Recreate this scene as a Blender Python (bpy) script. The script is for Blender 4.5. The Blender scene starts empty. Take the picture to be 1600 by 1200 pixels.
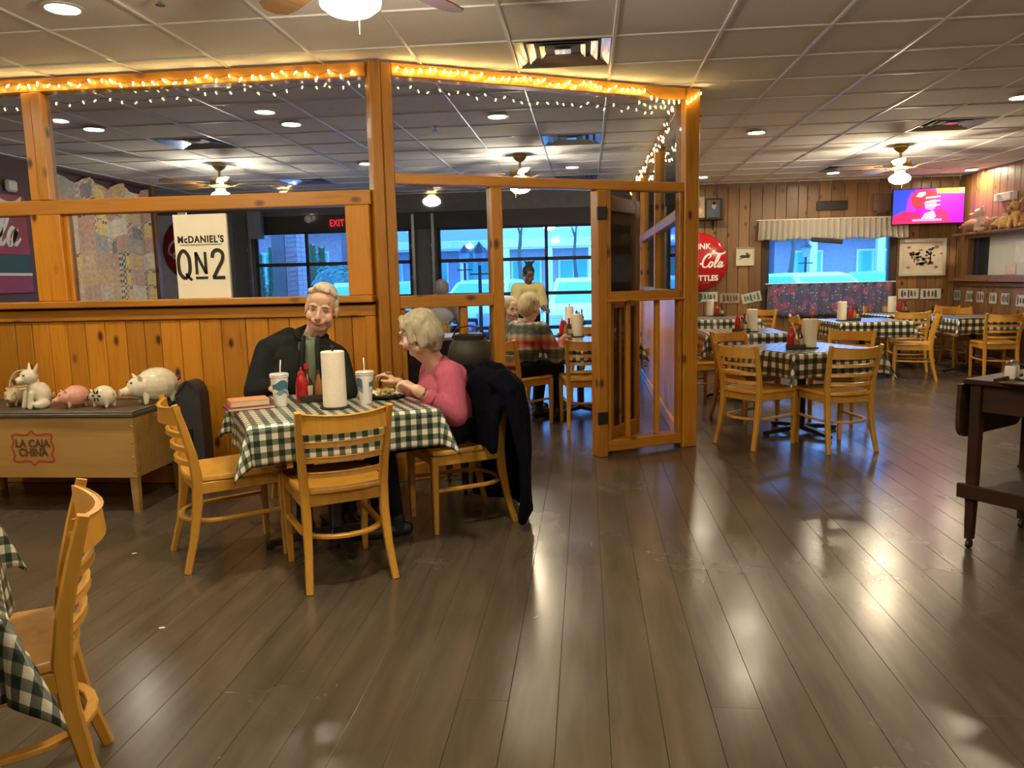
import bpy, math, random
import numpy as np
from mathutils import Vector, Matrix
random.seed(7)
SC = bpy.context.scene
COL = SC.collection
PI = math.pi

# ------------------------------------------------------------------ camera
FPX, EYE, RHO = 1200.0, 1.35, -0.009
_d = np.array([(915 - 800) / FPX, (600 - 432) / FPX, -1.0]); _d /= np.linalg.norm(_d)
_t = np.array([RHO, 1, 0.0]); _u = _t - _d * (_t @ _d); _u /= np.linalg.norm(_u)
CM = np.array([np.cross(_d, _u), _d, _u])          # camera axes -> world axes
EYEP = np.array([0, 0, EYE])
cd = bpy.data.cameras.new('camera'); cam = bpy.data.objects.new('camera', cd); COL.objects.link(cam)
cd.sensor_width = 36.0; cd.lens = 36.0 * FPX / 1600.0; cd.clip_end = 300
mw = Matrix.Identity(4)
for i in range(3):
    for j in range(3): mw[i][j] = CM[i][j]
mw.translation = Vector((0, 0, EYE)); cam.matrix_world = mw
SC.camera = cam

# ------------------------------------------------------------------ world (blue dusk sky) and exposure
W = bpy.data.worlds.new('dusk_sky'); SC.world = W; W.use_nodes = True
bg = W.node_tree.nodes['Background']
bg.inputs['Color'].default_value = (0.11, 0.38, 1.0, 1); bg.inputs['Strength'].default_value = 2.4
SC.view_settings.view_transform = 'Standard'; SC.view_settings.look = 'None'
SC.view_settings.gamma = 1.0; SC.view_settings.use_curve_mapping = False
SC.view_settings.exposure = 1.88
GLOBE_POWER, DOWN_POWER, BULB_POWER = 62.0, 110.0, 14.0
WARMW = (1.0, 0.85, 0.60)

# pixel of the photograph -> point on a known plane
def ray(u, v): return CM @ np.array([(u - 800) / FPX, (600 - v) / FPX, -1.0])
def atz(u, v, z=0.0): r = ray(u, v); return Vector(EYEP + r * (z - EYE) / r[2])
def aty(u, v, y): r = ray(u, v); return Vector(EYEP + r * y / r[1])
def atx(u, v, x): r = ray(u, v); return Vector(EYEP + r * x / r[0])

# ------------------------------------------------------------------ mesh helpers
class MB:
    def __init__(s): s.v = []; s.f = []; s.m = []; s.uv = None
    def add(s, vs, fs, mi=0):
        o = len(s.v); s.v += [tuple(p) for p in vs]
        s.f += [tuple(i + o for i in f) for f in fs]; s.m += [mi] * len(fs); return s
    def box(s, c, size, rot=None, ch=0.0, mi=0):
        hx, hy, hz = [k / 2 for k in size]; c = Vector(c)
        ch = min(ch, hx * .9, hy * .9, hz * .9)
        T = (lambda p: c + (rot @ Vector(p) if rot is not None else Vector(p)))
        if ch <= 0:
            vs = [T((x, y, z)) for x in (-hx, hx) for y in (-hy, hy) for z in (-hz, hz)]
            return s.add(vs, [(0,1,3,2),(4,6,7,5),(0,4,5,1),(2,3,7,6),(0,2,6,4),(1,5,7,3)], mi)
        vs = []; ix = {}
        for sx in (-1, 1):
            for sy in (-1, 1):
                for sz in (-1, 1):
                    for a in range(3):
                        p = [sx * (hx - ch), sy * (hy - ch), sz * (hz - ch)]
                        p[a] = (sx * hx, sy * hy, sz * hz)[a]
                        ix[(sx, sy, sz, a)] = len(vs); vs.append(T(p))
        fs = []
        for a in range(3):
            b, c2 = (a + 1) % 3, (a + 2) % 3
            for sg in (-1, 1):
                q = []
                for tb, tc in ((-1, -1), (1, -1), (1, 1), (-1, 1)):
                    k = [0, 0, 0]; k[a] = sg; k[b] = tb; k[c2] = tc; q.append(ix[(*k, a)])
                fs.append(tuple(q if sg > 0 else q[::-1]))
            for tb in (-1, 1):
                for tc in (-1, 1):
                    k0 = [0, 0, 0]; k0[b] = tb; k0[c2] = tc; k1 = list(k0); k0[a] = -1; k1[a] = 1
                    q = [ix[(*k0, b)], ix[(*k1, b)], ix[(*k1, c2)], ix[(*k0, c2)]]
                    fs.append(tuple(q[::-1] if tb * tc > 0 else q))
        for sx in (-1, 1):
            for sy in (-1, 1):
                for sz in (-1, 1):
                    q = [ix[(sx, sy, sz, 0)], ix[(sx, sy, sz, 1)], ix[(sx, sy, sz, 2)]]
                    fs.append(tuple(q if sx * sy * sz > 0 else q[::-1]))
        return s.add(vs, fs, mi)
    def loft(s, rings, caps=True, closed=True, loop=False, mi=0):
        n = len(rings[0]); vs = [p for r in rings for p in r]; fs = []
        R = len(rings)
        for i in range(R if loop else R - 1):
            for j in range(n if closed else n - 1):
                a = i * n + j; b = i * n + (j + 1) % n; i2 = (i + 1) % R
                fs.append((a, b, i2 * n + (j + 1) % n, i2 * n + j))
        if caps and not loop and closed:
            fs.append(tuple(range(n))[::-1]); fs.append(tuple((R - 1) * n + j for j in range(n)))
        return s.add(vs, fs, mi)
    def tube(s, path, rad, n=8, caps=True, loop=False, mi=0):
        P = [Vector(p) for p in path]; L = len(P)
        rad = rad if isinstance(rad, (list, tuple)) else [rad] * L
        rings = []; nrm = None
        for i in range(L):
            a = P[i - 1] if (i > 0 or loop) else P[i]; b = P[(i + 1) % L] if (i < L - 1 or loop) else P[i]
            t = (b - a).normalized()
            if nrm is None:
                nrm = t.orthogonal().normalized()
            nrm = (nrm - t * nrm.dot(t)).normalized(); bn = t.cross(nrm)
            rings.append([P[i] + (nrm * math.cos(2*PI*k/n) + bn * math.sin(2*PI*k/n)) * rad[i] for k in range(n)])
        return s.loft(rings, caps=caps, loop=loop, mi=mi)
    def bar(s, path, w, h, side, mi=0, ch=.2):
        # rectangular section swept along a path; 'side' = direction of the width
        P = [Vector(p) for p in path]; rings = []
        w = w if isinstance(w, (list, tuple)) else [w] * len(P); h = h if isinstance(h, (list, tuple)) else [h] * len(P)
        for i in range(len(P)):
            t = (P[min(i + 1, len(P) - 1)] - P[max(i - 1, 0)]).normalized()
            sd = Vector(side if not callable(side) else side(i)); sd = (sd - t * sd.dot(t)).normalized(); up = t.cross(sd)
            a, b = w[i] / 2, h[i] / 2; c = min(a, b) * ch
            rings.append([P[i] + sd * x + up * y for x, y in ((a-c,-b),(a,-b+c),(a,b-c),(a-c,b),(-a+c,b),(-a,b-c),(-a,-b+c),(-a+c,-b))])
        return s.loft(rings, mi=mi)
    def lathe(s, prof, n=16, c=(0, 0, 0), mi=0, axis=None):
        c = Vector(c); rings = []
        for r, z in prof:
            rings.append([Vector((r * math.cos(2*PI*k/n), r * math.sin(2*PI*k/n), z)) for k in range(n)])
        rings = [[c + (axis @ p if axis is not None else p) for p in r] for r in rings]
        return s.loft(rings, mi=mi)
    def ell(s, c, r, rot=None, n=12, m=8, mi=0):
        c = Vector(c); r = (r, r, r) if isinstance(r, (int, float)) else r
        vs = [(0, 0, -r[2])]
        for i in range(1, m):
            ph = -PI/2 + PI * i / m
            for k in range(n): vs.append((r[0]*math.cos(ph)*math.cos(2*PI*k/n), r[1]*math.cos(ph)*math.sin(2*PI*k/n), r[2]*math.sin(ph)))
        vs.append((0, 0, r[2])); fs = []
        for k in range(n): fs.append((0, 1 + (k+1) % n, 1 + k))
        for i in range(m - 2):
            for k in range(n): fs.append((1+i*n+k, 1+i*n+(k+1) % n, 1+(i+1)*n+(k+1) % n, 1+(i+1)*n+k))
        t = len(vs) - 1
        for k in range(n): fs.append((t, 1+(m-2)*n+k, 1+(m-2)*n+(k+1) % n))
        return s.add([c + (rot @ Vector(p) if rot is not None else Vector(p)) for p in vs], fs, mi)
    def poly(s, pts, h, mi=0, frame=None):
        # flat outline (2D) given thickness h; frame = (origin, xdir, ydir)
        o, X, Y = frame or (Vector((0,0,0)), Vector((1,0,0)), Vector((0,1,0))); N = X.cross(Y)
        n = len(pts)
        ar = sum(pts[i][0]*pts[(i+1)%n][1]-pts[(i+1)%n][0]*pts[i][1] for i in range(n))
        if ar < 0: pts = pts[::-1]
        b = [o + X*p[0] + Y*p[1] for p in pts]; t = [p + N*h for p in b]
        fs = [tuple(range(n))[::-1], tuple(range(n, 2*n))] + [(i, (i+1)%n, n+(i+1)%n, n+i) for i in range(n)]
        return s.add(b + t, fs, mi)
    def mesh(s, name, mats, smooth=False):
        me = bpy.data.meshes.new(name); me.from_pydata(s.v, [], s.f)
        for m in (mats if isinstance(mats, (list, tuple)) else [mats]): me.materials.append(m)
        if any(s.m): me.polygons.foreach_set('material_index', s.m)
        if s.uv is not None:
            l = me.uv_layers.new(name='UVMap')
            for lp in me.loops: l.data[lp.index].uv = s.uv[lp.vertex_index]
        me.update()
        if smooth == 'auto': me.polygons.foreach_set('use_smooth', [True]*len(me.polygons)); me.set_sharp_from_angle(angle=.7)
        elif smooth: me.polygons.foreach_set('use_smooth', [True]*len(me.polygons))
        return me
    def build(s, name, mats, parent=None, smooth=False, loc=None, rz=None):
        return place(name, s.mesh(name, mats, smooth), parent, loc, rz)
def place(name, me, parent=None, loc=None, rz=None):
    o = bpy.data.objects.new(name, me); COL.objects.link(o)
    if parent is not None: o.parent = parent
    if loc is not None: o.location = loc
    if rz is not None: o.rotation_euler = (0, 0, rz)
    return o
def tag(o, label=None, cat=None, group=None, kind=None):
    for k, v in (('label', label), ('category', cat), ('group', group), ('kind', kind)):
        if v: o[k] = v
    return o
def thing(name, label, cat, loc=(0, 0, 0), rz=0.0, group=None):
    o = bpy.data.objects.new(name, None); COL.objects.link(o); o.empty_display_size = .05
    o.location = loc; o.rotation_euler = (0, 0, rz); return tag(o, label, cat, group)
def copy_tree(o, parent=None):
    c = o.copy(); COL.objects.link(c)
    if parent is not None: c.parent = parent
    for ch in list(o.children): copy_tree(ch, c)
    return c
def dup(root, loc, rz, label, group=None, scale=None):
    r = copy_tree(root); r.location = loc; r.rotation_euler = (0, 0, rz); r['label'] = label
    if group: r['group'] = group
    if scale: r.scale = scale
    return r
def struct(name, mb, mat, parent=None, label=None, **k):
    o = mb.build(name, mat, parent, **k)
    if parent is None: o['kind'] = 'structure'
    if label: o['label'] = label
    return o
def sroot(name, label=None):
    o = bpy.data.objects.new(name, None); COL.objects.link(o); o['kind'] = 'structure'
    if label: o['label'] = label
    return o
def B(c, size, ch=0.0, rot=None): return MB().box(c, size, rot, ch)
def rotz(a): return Matrix.Rotation(a, 3, 'Z')
def text_mesh(s, size, mat, extr=.002, sx=1.0, shear=0.0, space=1.0, bold=0.0):
    c = bpy.data.curves.new('t', 'FONT'); c.body = s; c.size = size; c.extrude = extr; c.align_x = 'CENTER'; c.align_y = 'CENTER'
    c.shear = shear; c.space_character = space; c.offset = bold; c.resolution_u = 4
    o = bpy.data.objects.new('t', c); COL.objects.link(o)
    dg = bpy.context.evaluated_depsgraph_get(); me = bpy.data.meshes.new_from_object(o.evaluated_get(dg))
    bpy.data.objects.remove(o); bpy.data.curves.remove(c)
    if sx != 1: me.transform(Matrix.Diagonal((sx, 1, 1, 1)))
    me.materials.clear(); me.materials.append(mat); return me
def on_plane(o, loc, X, Y):
    # orient an object whose local XY is a flat picture so that X,Y lie along the given world directions
    X = Vector(X).normalized(); Y = Vector(Y).normalized(); N = X.cross(Y)
    m = Matrix((X, Y, N)).transposed().to_4x4(); m.translation = Vector(loc)
    if o.parent: m = o.parent.matrix_basis.inverted() @ m
    o.matrix_basis = m; return o
def flat_text(name, s, size, mat, loc, X, Y, parent, **k):
    return on_plane(place(name, text_mesh(s, size, mat, **k), parent), loc, X, Y)

# ------------------------------------------------------------------ materials
MATS = {}
def new_mat(name):
    m = bpy.data.materials.new(name); m.use_nodes = True; nt = m.node_tree
    return m, nt, nt.nodes['Principled BSDF'], nt.links.new
def N(nt, t, **k):
    n = nt.nodes.new(t)
    for a, b in k.items():
        if a in n.inputs: n.inputs[a].default_value = b
        else: setattr(n, a, b)
    return n
def ramp(nt, stops, interp='LINEAR'):
    r = nt.nodes.new('ShaderNodeValToRGB'); e = r.color_ramp; e.interpolation = interp
    while len(e.elements) < len(stops): e.elements.new(1)
    for el, (p, c) in zip(e.elements, stops): el.position = p; el.color = (*c, 1)
    return r
def plain(name, col, rough=.6, metal=0.0, var=.12, scale=8.0, bump=0.0, emit=None, es=0.0, coat=0.0, sub=0.0, stretch=(1,1,1), spec=.5):
    if name in MATS: return MATS[name]
    m, nt, b, L = new_mat(name)
    tc = N(nt, 'ShaderNodeTexCoord'); mp = N(nt, 'ShaderNodeMapping'); mp.inputs['Scale'].default_value = stretch
    L(tc.outputs['Object'], mp.inputs[0])
    nz = N(nt, 'ShaderNodeTexNoise', Scale=scale, Detail=4.0); L(mp.outputs[0], nz.inputs['Vector'])
    r = ramp(nt, [(.25, [c*(1-var) for c in col]), (.75, [min(1, c*(1+var)) for c in col])])
    L(nz.outputs['Fac'], r.inputs[0]); L(r.outputs[0], b.inputs['Base Color'])
    b.inputs['Roughness'].default_value = rough; b.inputs['Metallic'].default_value = metal; b.inputs['Coat Weight'].default_value = coat
    b.inputs['Specular IOR Level'].default_value = spec
    if sub: b.inputs['Subsurface Weight'].default_value = sub; b.inputs['Subsurface Radius'].default_value = (.02,.008,.005); b.inputs['Subsurface Scale'].default_value = .3
    if bump:
        bp = N(nt, 'ShaderNodeBump', Strength=bump, Distance=.004); L(nz.outputs['Fac'], bp.inputs['Height']); L(bp.outputs[0], b.inputs['Normal'])
    if emit: b.inputs['Emission Color'].default_value = (*emit, 1); b.inputs['Emission Strength'].default_value = es
    MATS[name] = m; return m
def wood(name, c1, c2, dark, axis=2, rough=.45, knots=True, grain=26.0, vary=.35, coat=.15):
    m, nt, b, L = new_mat(name)
    tc = N(nt, 'ShaderNodeTexCoord'); oi = N(nt, 'ShaderNodeObjectInfo')
    off = N(nt, 'ShaderNodeVectorMath', operation='SCALE'); cmb = N(nt, 'ShaderNodeCombineXYZ')
    for k in range(3): L(oi.outputs['Random'], cmb.inputs[k])
    L(cmb.outputs[0], off.inputs[0]); off.inputs['Scale'].default_value = 37.0
    ad = N(nt, 'ShaderNodeVectorMath', operation='ADD'); L(tc.outputs['Object'], ad.inputs[0]); L(off.outputs[0], ad.inputs[1])
    mp = N(nt, 'ShaderNodeMapping'); sc = [1.0, 1.0, 1.0]; sc[axis] = .07; mp.inputs['Scale'].default_value = sc; L(ad.outputs[0], mp.inputs[0])
    g = N(nt, 'ShaderNodeTexNoise', Scale=grain, Detail=5.0, Distortion=.6); L(mp.outputs[0], g.inputs['Vector'])
    r = ramp(nt, [(.3, c1), (.55, c2), (.78, [a*.72 for a in c1])]); L(g.outputs['Fac'], r.inputs[0])
    br = N(nt, 'ShaderNodeHueSaturation'); L(r.outputs[0], br.inputs['Color'])
    mr = N(nt, 'ShaderNodeMapRange'); L(oi.outputs['Random'], mr.inputs[0]); mr.inputs[3].default_value = 1 - vary; mr.inputs[4].default_value = 1 + vary*.6
    L(mr.outputs[0], br.inputs['Value']); out = br.outputs[0]
    if knots:
        sp_ = N(nt, 'ShaderNodeSeparateXYZ'); L(ad.outputs[0], sp_.inputs[0]); oth = [k for k in range(3) if k != axis]
        ac_ = N(nt, 'ShaderNodeMath', operation='ADD'); L(sp_.outputs[oth[0]], ac_.inputs[0]); L(sp_.outputs[oth[1]], ac_.inputs[1])
        al_ = N(nt, 'ShaderNodeMath', operation='MULTIPLY'); L(sp_.outputs[axis], al_.inputs[0]); al_.inputs[1].default_value = .55
        mk = N(nt, 'ShaderNodeCombineXYZ'); L(ac_.outputs[0], mk.inputs[0]); L(al_.outputs[0], mk.inputs[1])
        vo = N(nt, 'ShaderNodeTexVoronoi', voronoi_dimensions='2D', Scale=5.0); L(mk.outputs[0], vo.inputs['Vector'])
        kr = ramp(nt, [(.045, (1,1,1)), (.085, (.55,.55,.55)), (.13, (0,0,0))]); L(vo.outputs['Distance'], kr.inputs[0])
        mx = N(nt, 'ShaderNodeMix', data_type='RGBA'); gs_ = N(nt, 'ShaderNodeSeparateXYZ'); L(vo.outputs['Color'], gs_.inputs[0]); gt_ = N(nt, 'ShaderNodeMapRange'); L(gs_.outputs[0], gt_.inputs[0]); gt_.inputs[1].default_value = .35; gt_.inputs[2].default_value = .75; gm_ = N(nt, 'ShaderNodeMath', operation='MULTIPLY'); L(kr.outputs[0], gm_.inputs[0]); L(gt_.outputs[0], gm_.inputs[1]); L(gm_.outputs[0], mx.inputs['Factor']); L(out, mx.inputs[6]); mx.inputs[7].default_value = (*dark, 1); out = mx.outputs[2]
    L(out, b.inputs['Base Color']); b.inputs['Roughness'].default_value = rough; b.inputs['Coat Weight'].default_value = coat; b.inputs['Coat Roughness'].default_value = .25
    bp = N(nt, 'ShaderNodeBump', Strength=.12, Distance=.003); L(g.outputs['Fac'], bp.inputs['Height']); L(bp.outputs[0], b.inputs['Normal'])
    MATS[name] = m; return m
def glass(name, tint=(.95,.97,1), spec=1.0):
    m, nt, b, L = new_mat(name); nt.nodes.remove(b); out = nt.nodes['Material Output']
    tr = N(nt, 'ShaderNodeBsdfTransparent'); tr.inputs[0].default_value = (*tint, 1)
    gl = N(nt, 'ShaderNodeBsdfGlossy', Roughness=.02); fr = N(nt, 'ShaderNodeFresnel', IOR=1.45)
    mu = N(nt, 'ShaderNodeMath', operation='MULTIPLY'); L(fr.outputs[0], mu.inputs[0]); mu.inputs[1].default_value = spec
    mx = N(nt, 'ShaderNodeMixShader'); L(mu.outputs[0], mx.inputs[0]); L(tr.outputs[0], mx.inputs[1]); L(gl.outputs[0], mx.inputs[2]); L(mx.outputs[0], out.inputs[0])
    MATS[name] = m; return m
def emis(name, col, strength):
    m, nt, b, L = new_mat(name); b.inputs['Base Color'].default_value = (*col, 1)
    b.inputs['Emission Color'].default_value = (*col, 1); b.inputs['Emission Strength'].default_value = strength; MATS[name] = m; return m
def gingham(name, per=.05, wu=.6, white=(.74,.70,.58), dark=(.012,.035,.022), mid=(.17,.20,.15)):
    m, nt, b, L = new_mat(name)
    uv = N(nt, 'ShaderNodeUVMap', uv_map='UVMap'); sp = N(nt, 'ShaderNodeSeparateXYZ'); L(uv.outputs[0], sp.inputs[0]); acc = []
    for k, wgt in ((0, wu), (1, 1 - wu)):
        d = N(nt, 'ShaderNodeMath', operation='DIVIDE'); L(sp.outputs[k], d.inputs[0]); d.inputs[1].default_value = per
        f = N(nt, 'ShaderNodeMath', operation='FRACT'); L(d.outputs[0], f.inputs[0])
        c = N(nt, 'ShaderNodeMath', operation='LESS_THAN'); L(f.outputs[0], c.inputs[0]); c.inputs[1].default_value = .5
        s = N(nt, 'ShaderNodeMath', operation='MULTIPLY'); L(c.outputs[0], s.inputs[0]); s.inputs[1].default_value = wgt; acc.append(s)
    a = N(nt, 'ShaderNodeMath', operation='ADD'); L(acc[0].outputs[0], a.inputs[0]); L(acc[1].outputs[0], a.inputs[1])
    r = ramp(nt, [(0, white), (.25, mid), (wu - .06, [x*.75 for x in mid]), (.9, dark)], 'CONSTANT'); L(a.outputs[0], r.inputs[0])
    L(r.outputs[0], b.inputs['Base Color']); b.inputs['Roughness'].default_value = .3; b.inputs['Coat Weight'].default_value = .25; b.inputs['Coat Roughness'].default_value = .12
    MATS[name] = m; return m

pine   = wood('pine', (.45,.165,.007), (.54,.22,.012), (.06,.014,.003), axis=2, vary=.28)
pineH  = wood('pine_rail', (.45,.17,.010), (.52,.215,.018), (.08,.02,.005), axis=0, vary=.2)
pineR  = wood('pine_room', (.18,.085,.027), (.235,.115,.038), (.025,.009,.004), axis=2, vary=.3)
chairw = wood('chair_wood', (.56,.27,.030), (.63,.32,.045), (.2,.1,.02), axis=2, rough=.33, knots=False, grain=14, vary=.1, coat=.3)
plyw   = wood('box_wood', (.36,.20,.05), (.44,.26,.075), (.1,.05,.02), axis=0, rough=.55, knots=False, grain=9, vary=.12)
darkw  = wood('walnut', (.026,.011,.006), (.042,.018,.009), (.01,.005,.003), axis=0, rough=.5, knots=False, grain=12, vary=.15, coat=0.0)
darkw.node_tree.nodes['Principled BSDF'].inputs['Specular IOR Level'].default_value = .22
black  = plain('black_metal', (.012,.012,.013), .45)
darkm  = plain('dark_charcoal', (.022,.023,.027), .6)
white  = plain('white_paint', (.72,.71,.68), .5, var=.04)
cream  = plain('cream_panel', (.80,.74,.58), .6, var=.03)
brass  = plain('aged_brass', (.30,.21,.08), .3, metal=.9)
chrome = plain('brushed_metal', (.55,.55,.56), .25, metal=1.0, var=.05)
paper  = plain('paper_towel', (.80,.73,.60), .9, var=.05, scale=60, bump=.3)
pane   = glass('window_glass', (.93,.96,1.0))
paneD  = glass('partition_glass', (.76,.79,.84), 1.0)
red    = plain('enamel_red', (.45,.012,.015), .18, coat=.6, var=.03)
signw  = plain('sign_white', (.85,.83,.78), .4, var=.02)
ink    = plain('black_ink', (.012,.011,.010), .6)
# ------------------------------------------------------------------ room dimensions
CZ = 2.72; XL, XR, YB, YF = -6.0, 5.6, 12.4, -2.5; XA = -7.3     # XA: alcove beyond the end of the quilt wall
YQ = atx(240, 400, XL).y

# floor: dark vinyl planks running away from the camera
def floor_mat():
    m, nt, b, L = new_mat('floor_plank')
    tc = N(nt, 'ShaderNodeTexCoord'); oi = N(nt, 'ShaderNodeObjectInfo'); ge = N(nt, 'ShaderNodeNewGeometry')
    mp = N(nt, 'ShaderNodeMapping'); mp.inputs['Scale'].default_value = (1, .12, 1); L(ge.outputs['Position'], mp.inputs[0])
    g = N(nt, 'ShaderNodeTexNoise', Scale=14.0, Detail=6.0, Distortion=.4); L(mp.outputs[0], g.inputs['Vector'])
    r = ramp(nt, [(.25, (.064,.050,.034)), (.6, (.092,.073,.050)), (.85, (.115,.092,.064))]); L(g.outputs['Fac'], r.inputs[0])
    hs = N(nt, 'ShaderNodeHueSaturation'); L(r.outputs[0], hs.inputs['Color'])
    mr = N(nt, 'ShaderNodeMapRange'); L(oi.outputs['Random'], mr.inputs[0]); mr.inputs[3].default_value = .93; mr.inputs[4].default_value = 1.07; L(mr.outputs[0], hs.inputs['Value'])
    L(hs.outputs[0], b.inputs['Base Color'])
    w = N(nt, 'ShaderNodeTexNoise', Scale=1.6, Detail=5.0, Roughness=.6); L(ge.outputs['Position'], w.inputs['Vector'])
    rr = N(nt, 'ShaderNodeMapRange'); L(w.outputs['Fac'], rr.inputs[0]); rr.inputs[1].default_value = .3; rr.inputs[2].default_value = .7; rr.inputs[3].default_value = .17; rr.inputs[4].default_value = .30
    L(rr.outputs[0], b.inputs['Roughness'])
    n2 = N(nt, 'ShaderNodeTexNoise', Scale=9.0, Detail=3.0); L(ge.outputs['Position'], n2.inputs['Vector'])
    bp = N(nt, 'ShaderNodeBump', Strength=.035, Distance=.01); L(n2.outputs['Fac'], bp.inputs['Height']); L(bp.outputs[0], b.inputs['Normal'])
    return m
FLM = floor_mat()
fl = struct('floor', B(((XA+XR)/2, (YF+YB)/2, -.06), (XR-XA, YB-YF, .10)), plain('floor_seam', (.010,.008,.006), .7), label='dark brown glossy plank floor')
PW, PL = .16, 6.0
pls = []
nx = int((XR-XA)/PW)
for i in range(nx + 1):
    x = XA + PW*(i+.5); x1 = min(x+PW/2, XR)-PW/2
    y = YF - (i*7 % 5)/5*PL
    while y < YB:
        a, bb = max(y, YF), min(y+PL, YB)
        if bb - a > .1: pls.append((x1, a, bb))
        y += PL
def seen_key(x, y):
    if y < .8: return 99 + abs(x)
    u = 915 + 1200*x/y
    return y if -150 < u < 1750 else 50 + y
pls.sort(key=lambda p: seen_key(p[0], (p[1]+p[2])/2 + .3))
pm = {}; rest = MB()
for k, (x, a, bb) in enumerate(pls):
    if k < 300:
        key = round(bb-a, 3)
        if key not in pm: pm[key] = MB().box((0,0,-.005), (PW-.0012, key-.0008, .01), None, .0009).mesh('plank', FLM)
        place('plank', pm[key], fl, (x, (a+bb)/2, 0))
    else: rest.box((x, (a+bb)/2, -.005), (PW-.0012, bb-a-.0008, .01), None, .0009)
tag(rest.build('plank_field', FLM, fl), kind='stuff')

# ceiling: lay-in tiles in a metal grid
tile_m = plain('ceiling_tile', (.78,.76,.72), .85, var=.06, scale=90, bump=.25)
grid_m = plain('grid_bar', (.66,.65,.64), .35, var=.02)
ce = struct('ceiling', B(((XA+XR)/2, (YF+YB)/2, CZ+.12), (XR-XA, YB-YF, .10)).box(((XA+XR)/2, YB+.11, CZ+.06), (XR-XA+.5, .2, .24)).box(((XA+XR)/2, YF-.11, CZ+.06), (XR-XA+.5, .2, .24)).box((XR+.12, (YF+YB)/2, CZ+.06), (.2, YB-YF, .24)).box((XA-.12, (YF+YB)/2, CZ+.06), (.2, YB-YF, .24)), tile_m, label='lay-in tile ceiling with metal grid')
TS = .61; GX0, GY0 = .177, 4.72       # a grid crossing
gxs = [GX0 + TS*k for k in range(-14, 12) if XA < GX0 + TS*k < XR]; gys = [GY0 + TS*k for k in range(-14, 16) if YF < GY0 + TS*k < YB]
for x in gxs: B((x, (YF+YB)/2, CZ+.012), (.018, YB-YF, .024), .003).build('grid_bar', grid_m, ce)
for y in gys: B(((XA+XR)/2, y, CZ+.0135), (XR-XA, .012, .022), .003).build('grid_bar', grid_m, ce)
VENTS = [(876,86),(893,215),(893,275),(345,230),(490,283),(1490,193),(1325,262)]
vcell = []
for u, v in VENTS:
    p = atz(u, v, CZ); vcell.append((math.floor((p.x-GX0)/TS), math.floor((p.y-GY0)/TS)))
tiles = []
for i in range(-15, 12):
    for j in range(-15, 16):
        x0, x1 = max(GX0+TS*i, XA), min(GX0+TS*(i+1), XR); y0, y1 = max(GY0+TS*j, YF), min(GY0+TS*(j+1), YB)
        if x1-x0 > .08 and y1-y0 > .08 and (i, j) not in vcell: tiles.append((x0, x1, y0, y1))
tiles.sort(key=lambda t: seen_key((t[0]+t[1])/2, (t[2]+t[3])/2))
tm = {}; rest = MB()
for k, (x0, x1, y0, y1) in enumerate(tiles):
    c = ((x0+x1)/2, (y0+y1)/2, 0); key = (round(x1-x0, 3), round(y1-y0, 3))
    if k < 300:
        if key not in tm: tm[key] = B((0, 0, CZ+.020), (key[0]-.008, key[1]-.006, .018), .003).mesh('tile', tile_m)
        place('tile', tm[key], ce, c)
    else: rest.box((c[0], c[1], CZ+.020), (key[0]-.012, key[1]-.012, .018), None, .004)
if rest.v: tag(rest.build('tile_field', tile_m, ce), kind='stuff')

# plain outer walls
plum = plain('plum_wall', (.10,.055,.06), .7); taupe = plain('taupe_wall', (.30,.27,.24), .7); slate = plain('slate_wall', (.12,.125,.135), .7)
wl = struct('wall_left', B((XL-.06, (YF+YQ)/2, CZ/2), (.12, YQ-YF, CZ)), plum, label='dark plum side wall')
struct('wall_alcove', B((XA-.06, (YQ+YB)/2, CZ/2), (.12, YB-YQ, CZ)).box(((XA+XL)/2-.06, YQ-.06, CZ/2), (XL-XA-.12, .12, CZ)), slate, label='grey alcove wall past the quilt')
struct('trim_1', B((XL+.005, YQ+.03, CZ/2), (.13, .09, CZ), .006), pineR, label='wooden end trim of the quilt wall')
struct('wall_behind', B(((XL+XR)/2, YF-.06, CZ/2), (XR-XL, .12, CZ)), plain('brown_wall', (.22,.13,.06), .7), label='wall closing the room')
# right wall with a service opening
OY0, OY1, OZ0, OZ1 = 9.0, 12.03, 1.24, 1.78
mb = MB()
mb.box((XR+.10, (YF+OY0)/2, CZ/2), (.16, OY0-YF, CZ)).box((XR+.10, (OY1+YB)/2, CZ/2), (.16, YB-OY1, CZ))
mb.box((XR+.10, (OY0+OY1)/2, OZ0/2), (.16, OY1-OY0, OZ0)).box((XR+.10, (OY0+OY1)/2, (OZ1+CZ)/2), (.16, OY1-OY0, CZ-OZ1))
wr = struct('wall_right', mb, plain('wall_backing', (.06,.03,.015), .8), label='knotty pine wall with a service opening')
def vplanks(parent, a, b, z0, z1, off, axis, w, mat, holes=(), name='plank', th=.018):
    # vertical boards from a to b along x or y; off = surface coordinate of the board centre on the other axis
    p = a
    while p < b - .02:
        ww = min(w*random.uniform(.8, 1.2), b - p); c = p + ww/2; segs = [(z0, z1)]
        for h0, h1, hz0, hz1 in holes:
            if c > h0 and c < h1: segs = [(s0, s1) for q in segs for s0, s1 in ((q[0], min(q[1], hz0)), (max(q[0], hz1), q[1])) if s1 - s0 > .03]
        for s0, s1 in segs:
            size = (ww-.004, th, s1-s0) if axis == 'x' else (th, ww-.004, s1-s0)
            o = B((0,0,0), size, .005).build(name, mat, parent)
            o.location = (c, off, (s0+s1)/2) if axis == 'x' else (off, c, (s0+s1)/2)
        p += ww
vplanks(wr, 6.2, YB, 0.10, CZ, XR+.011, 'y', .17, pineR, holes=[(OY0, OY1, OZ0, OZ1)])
vplanks(wr, YF, 6.2, 0.10, CZ, XR+.011, 'y', .5, pineR)
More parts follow.
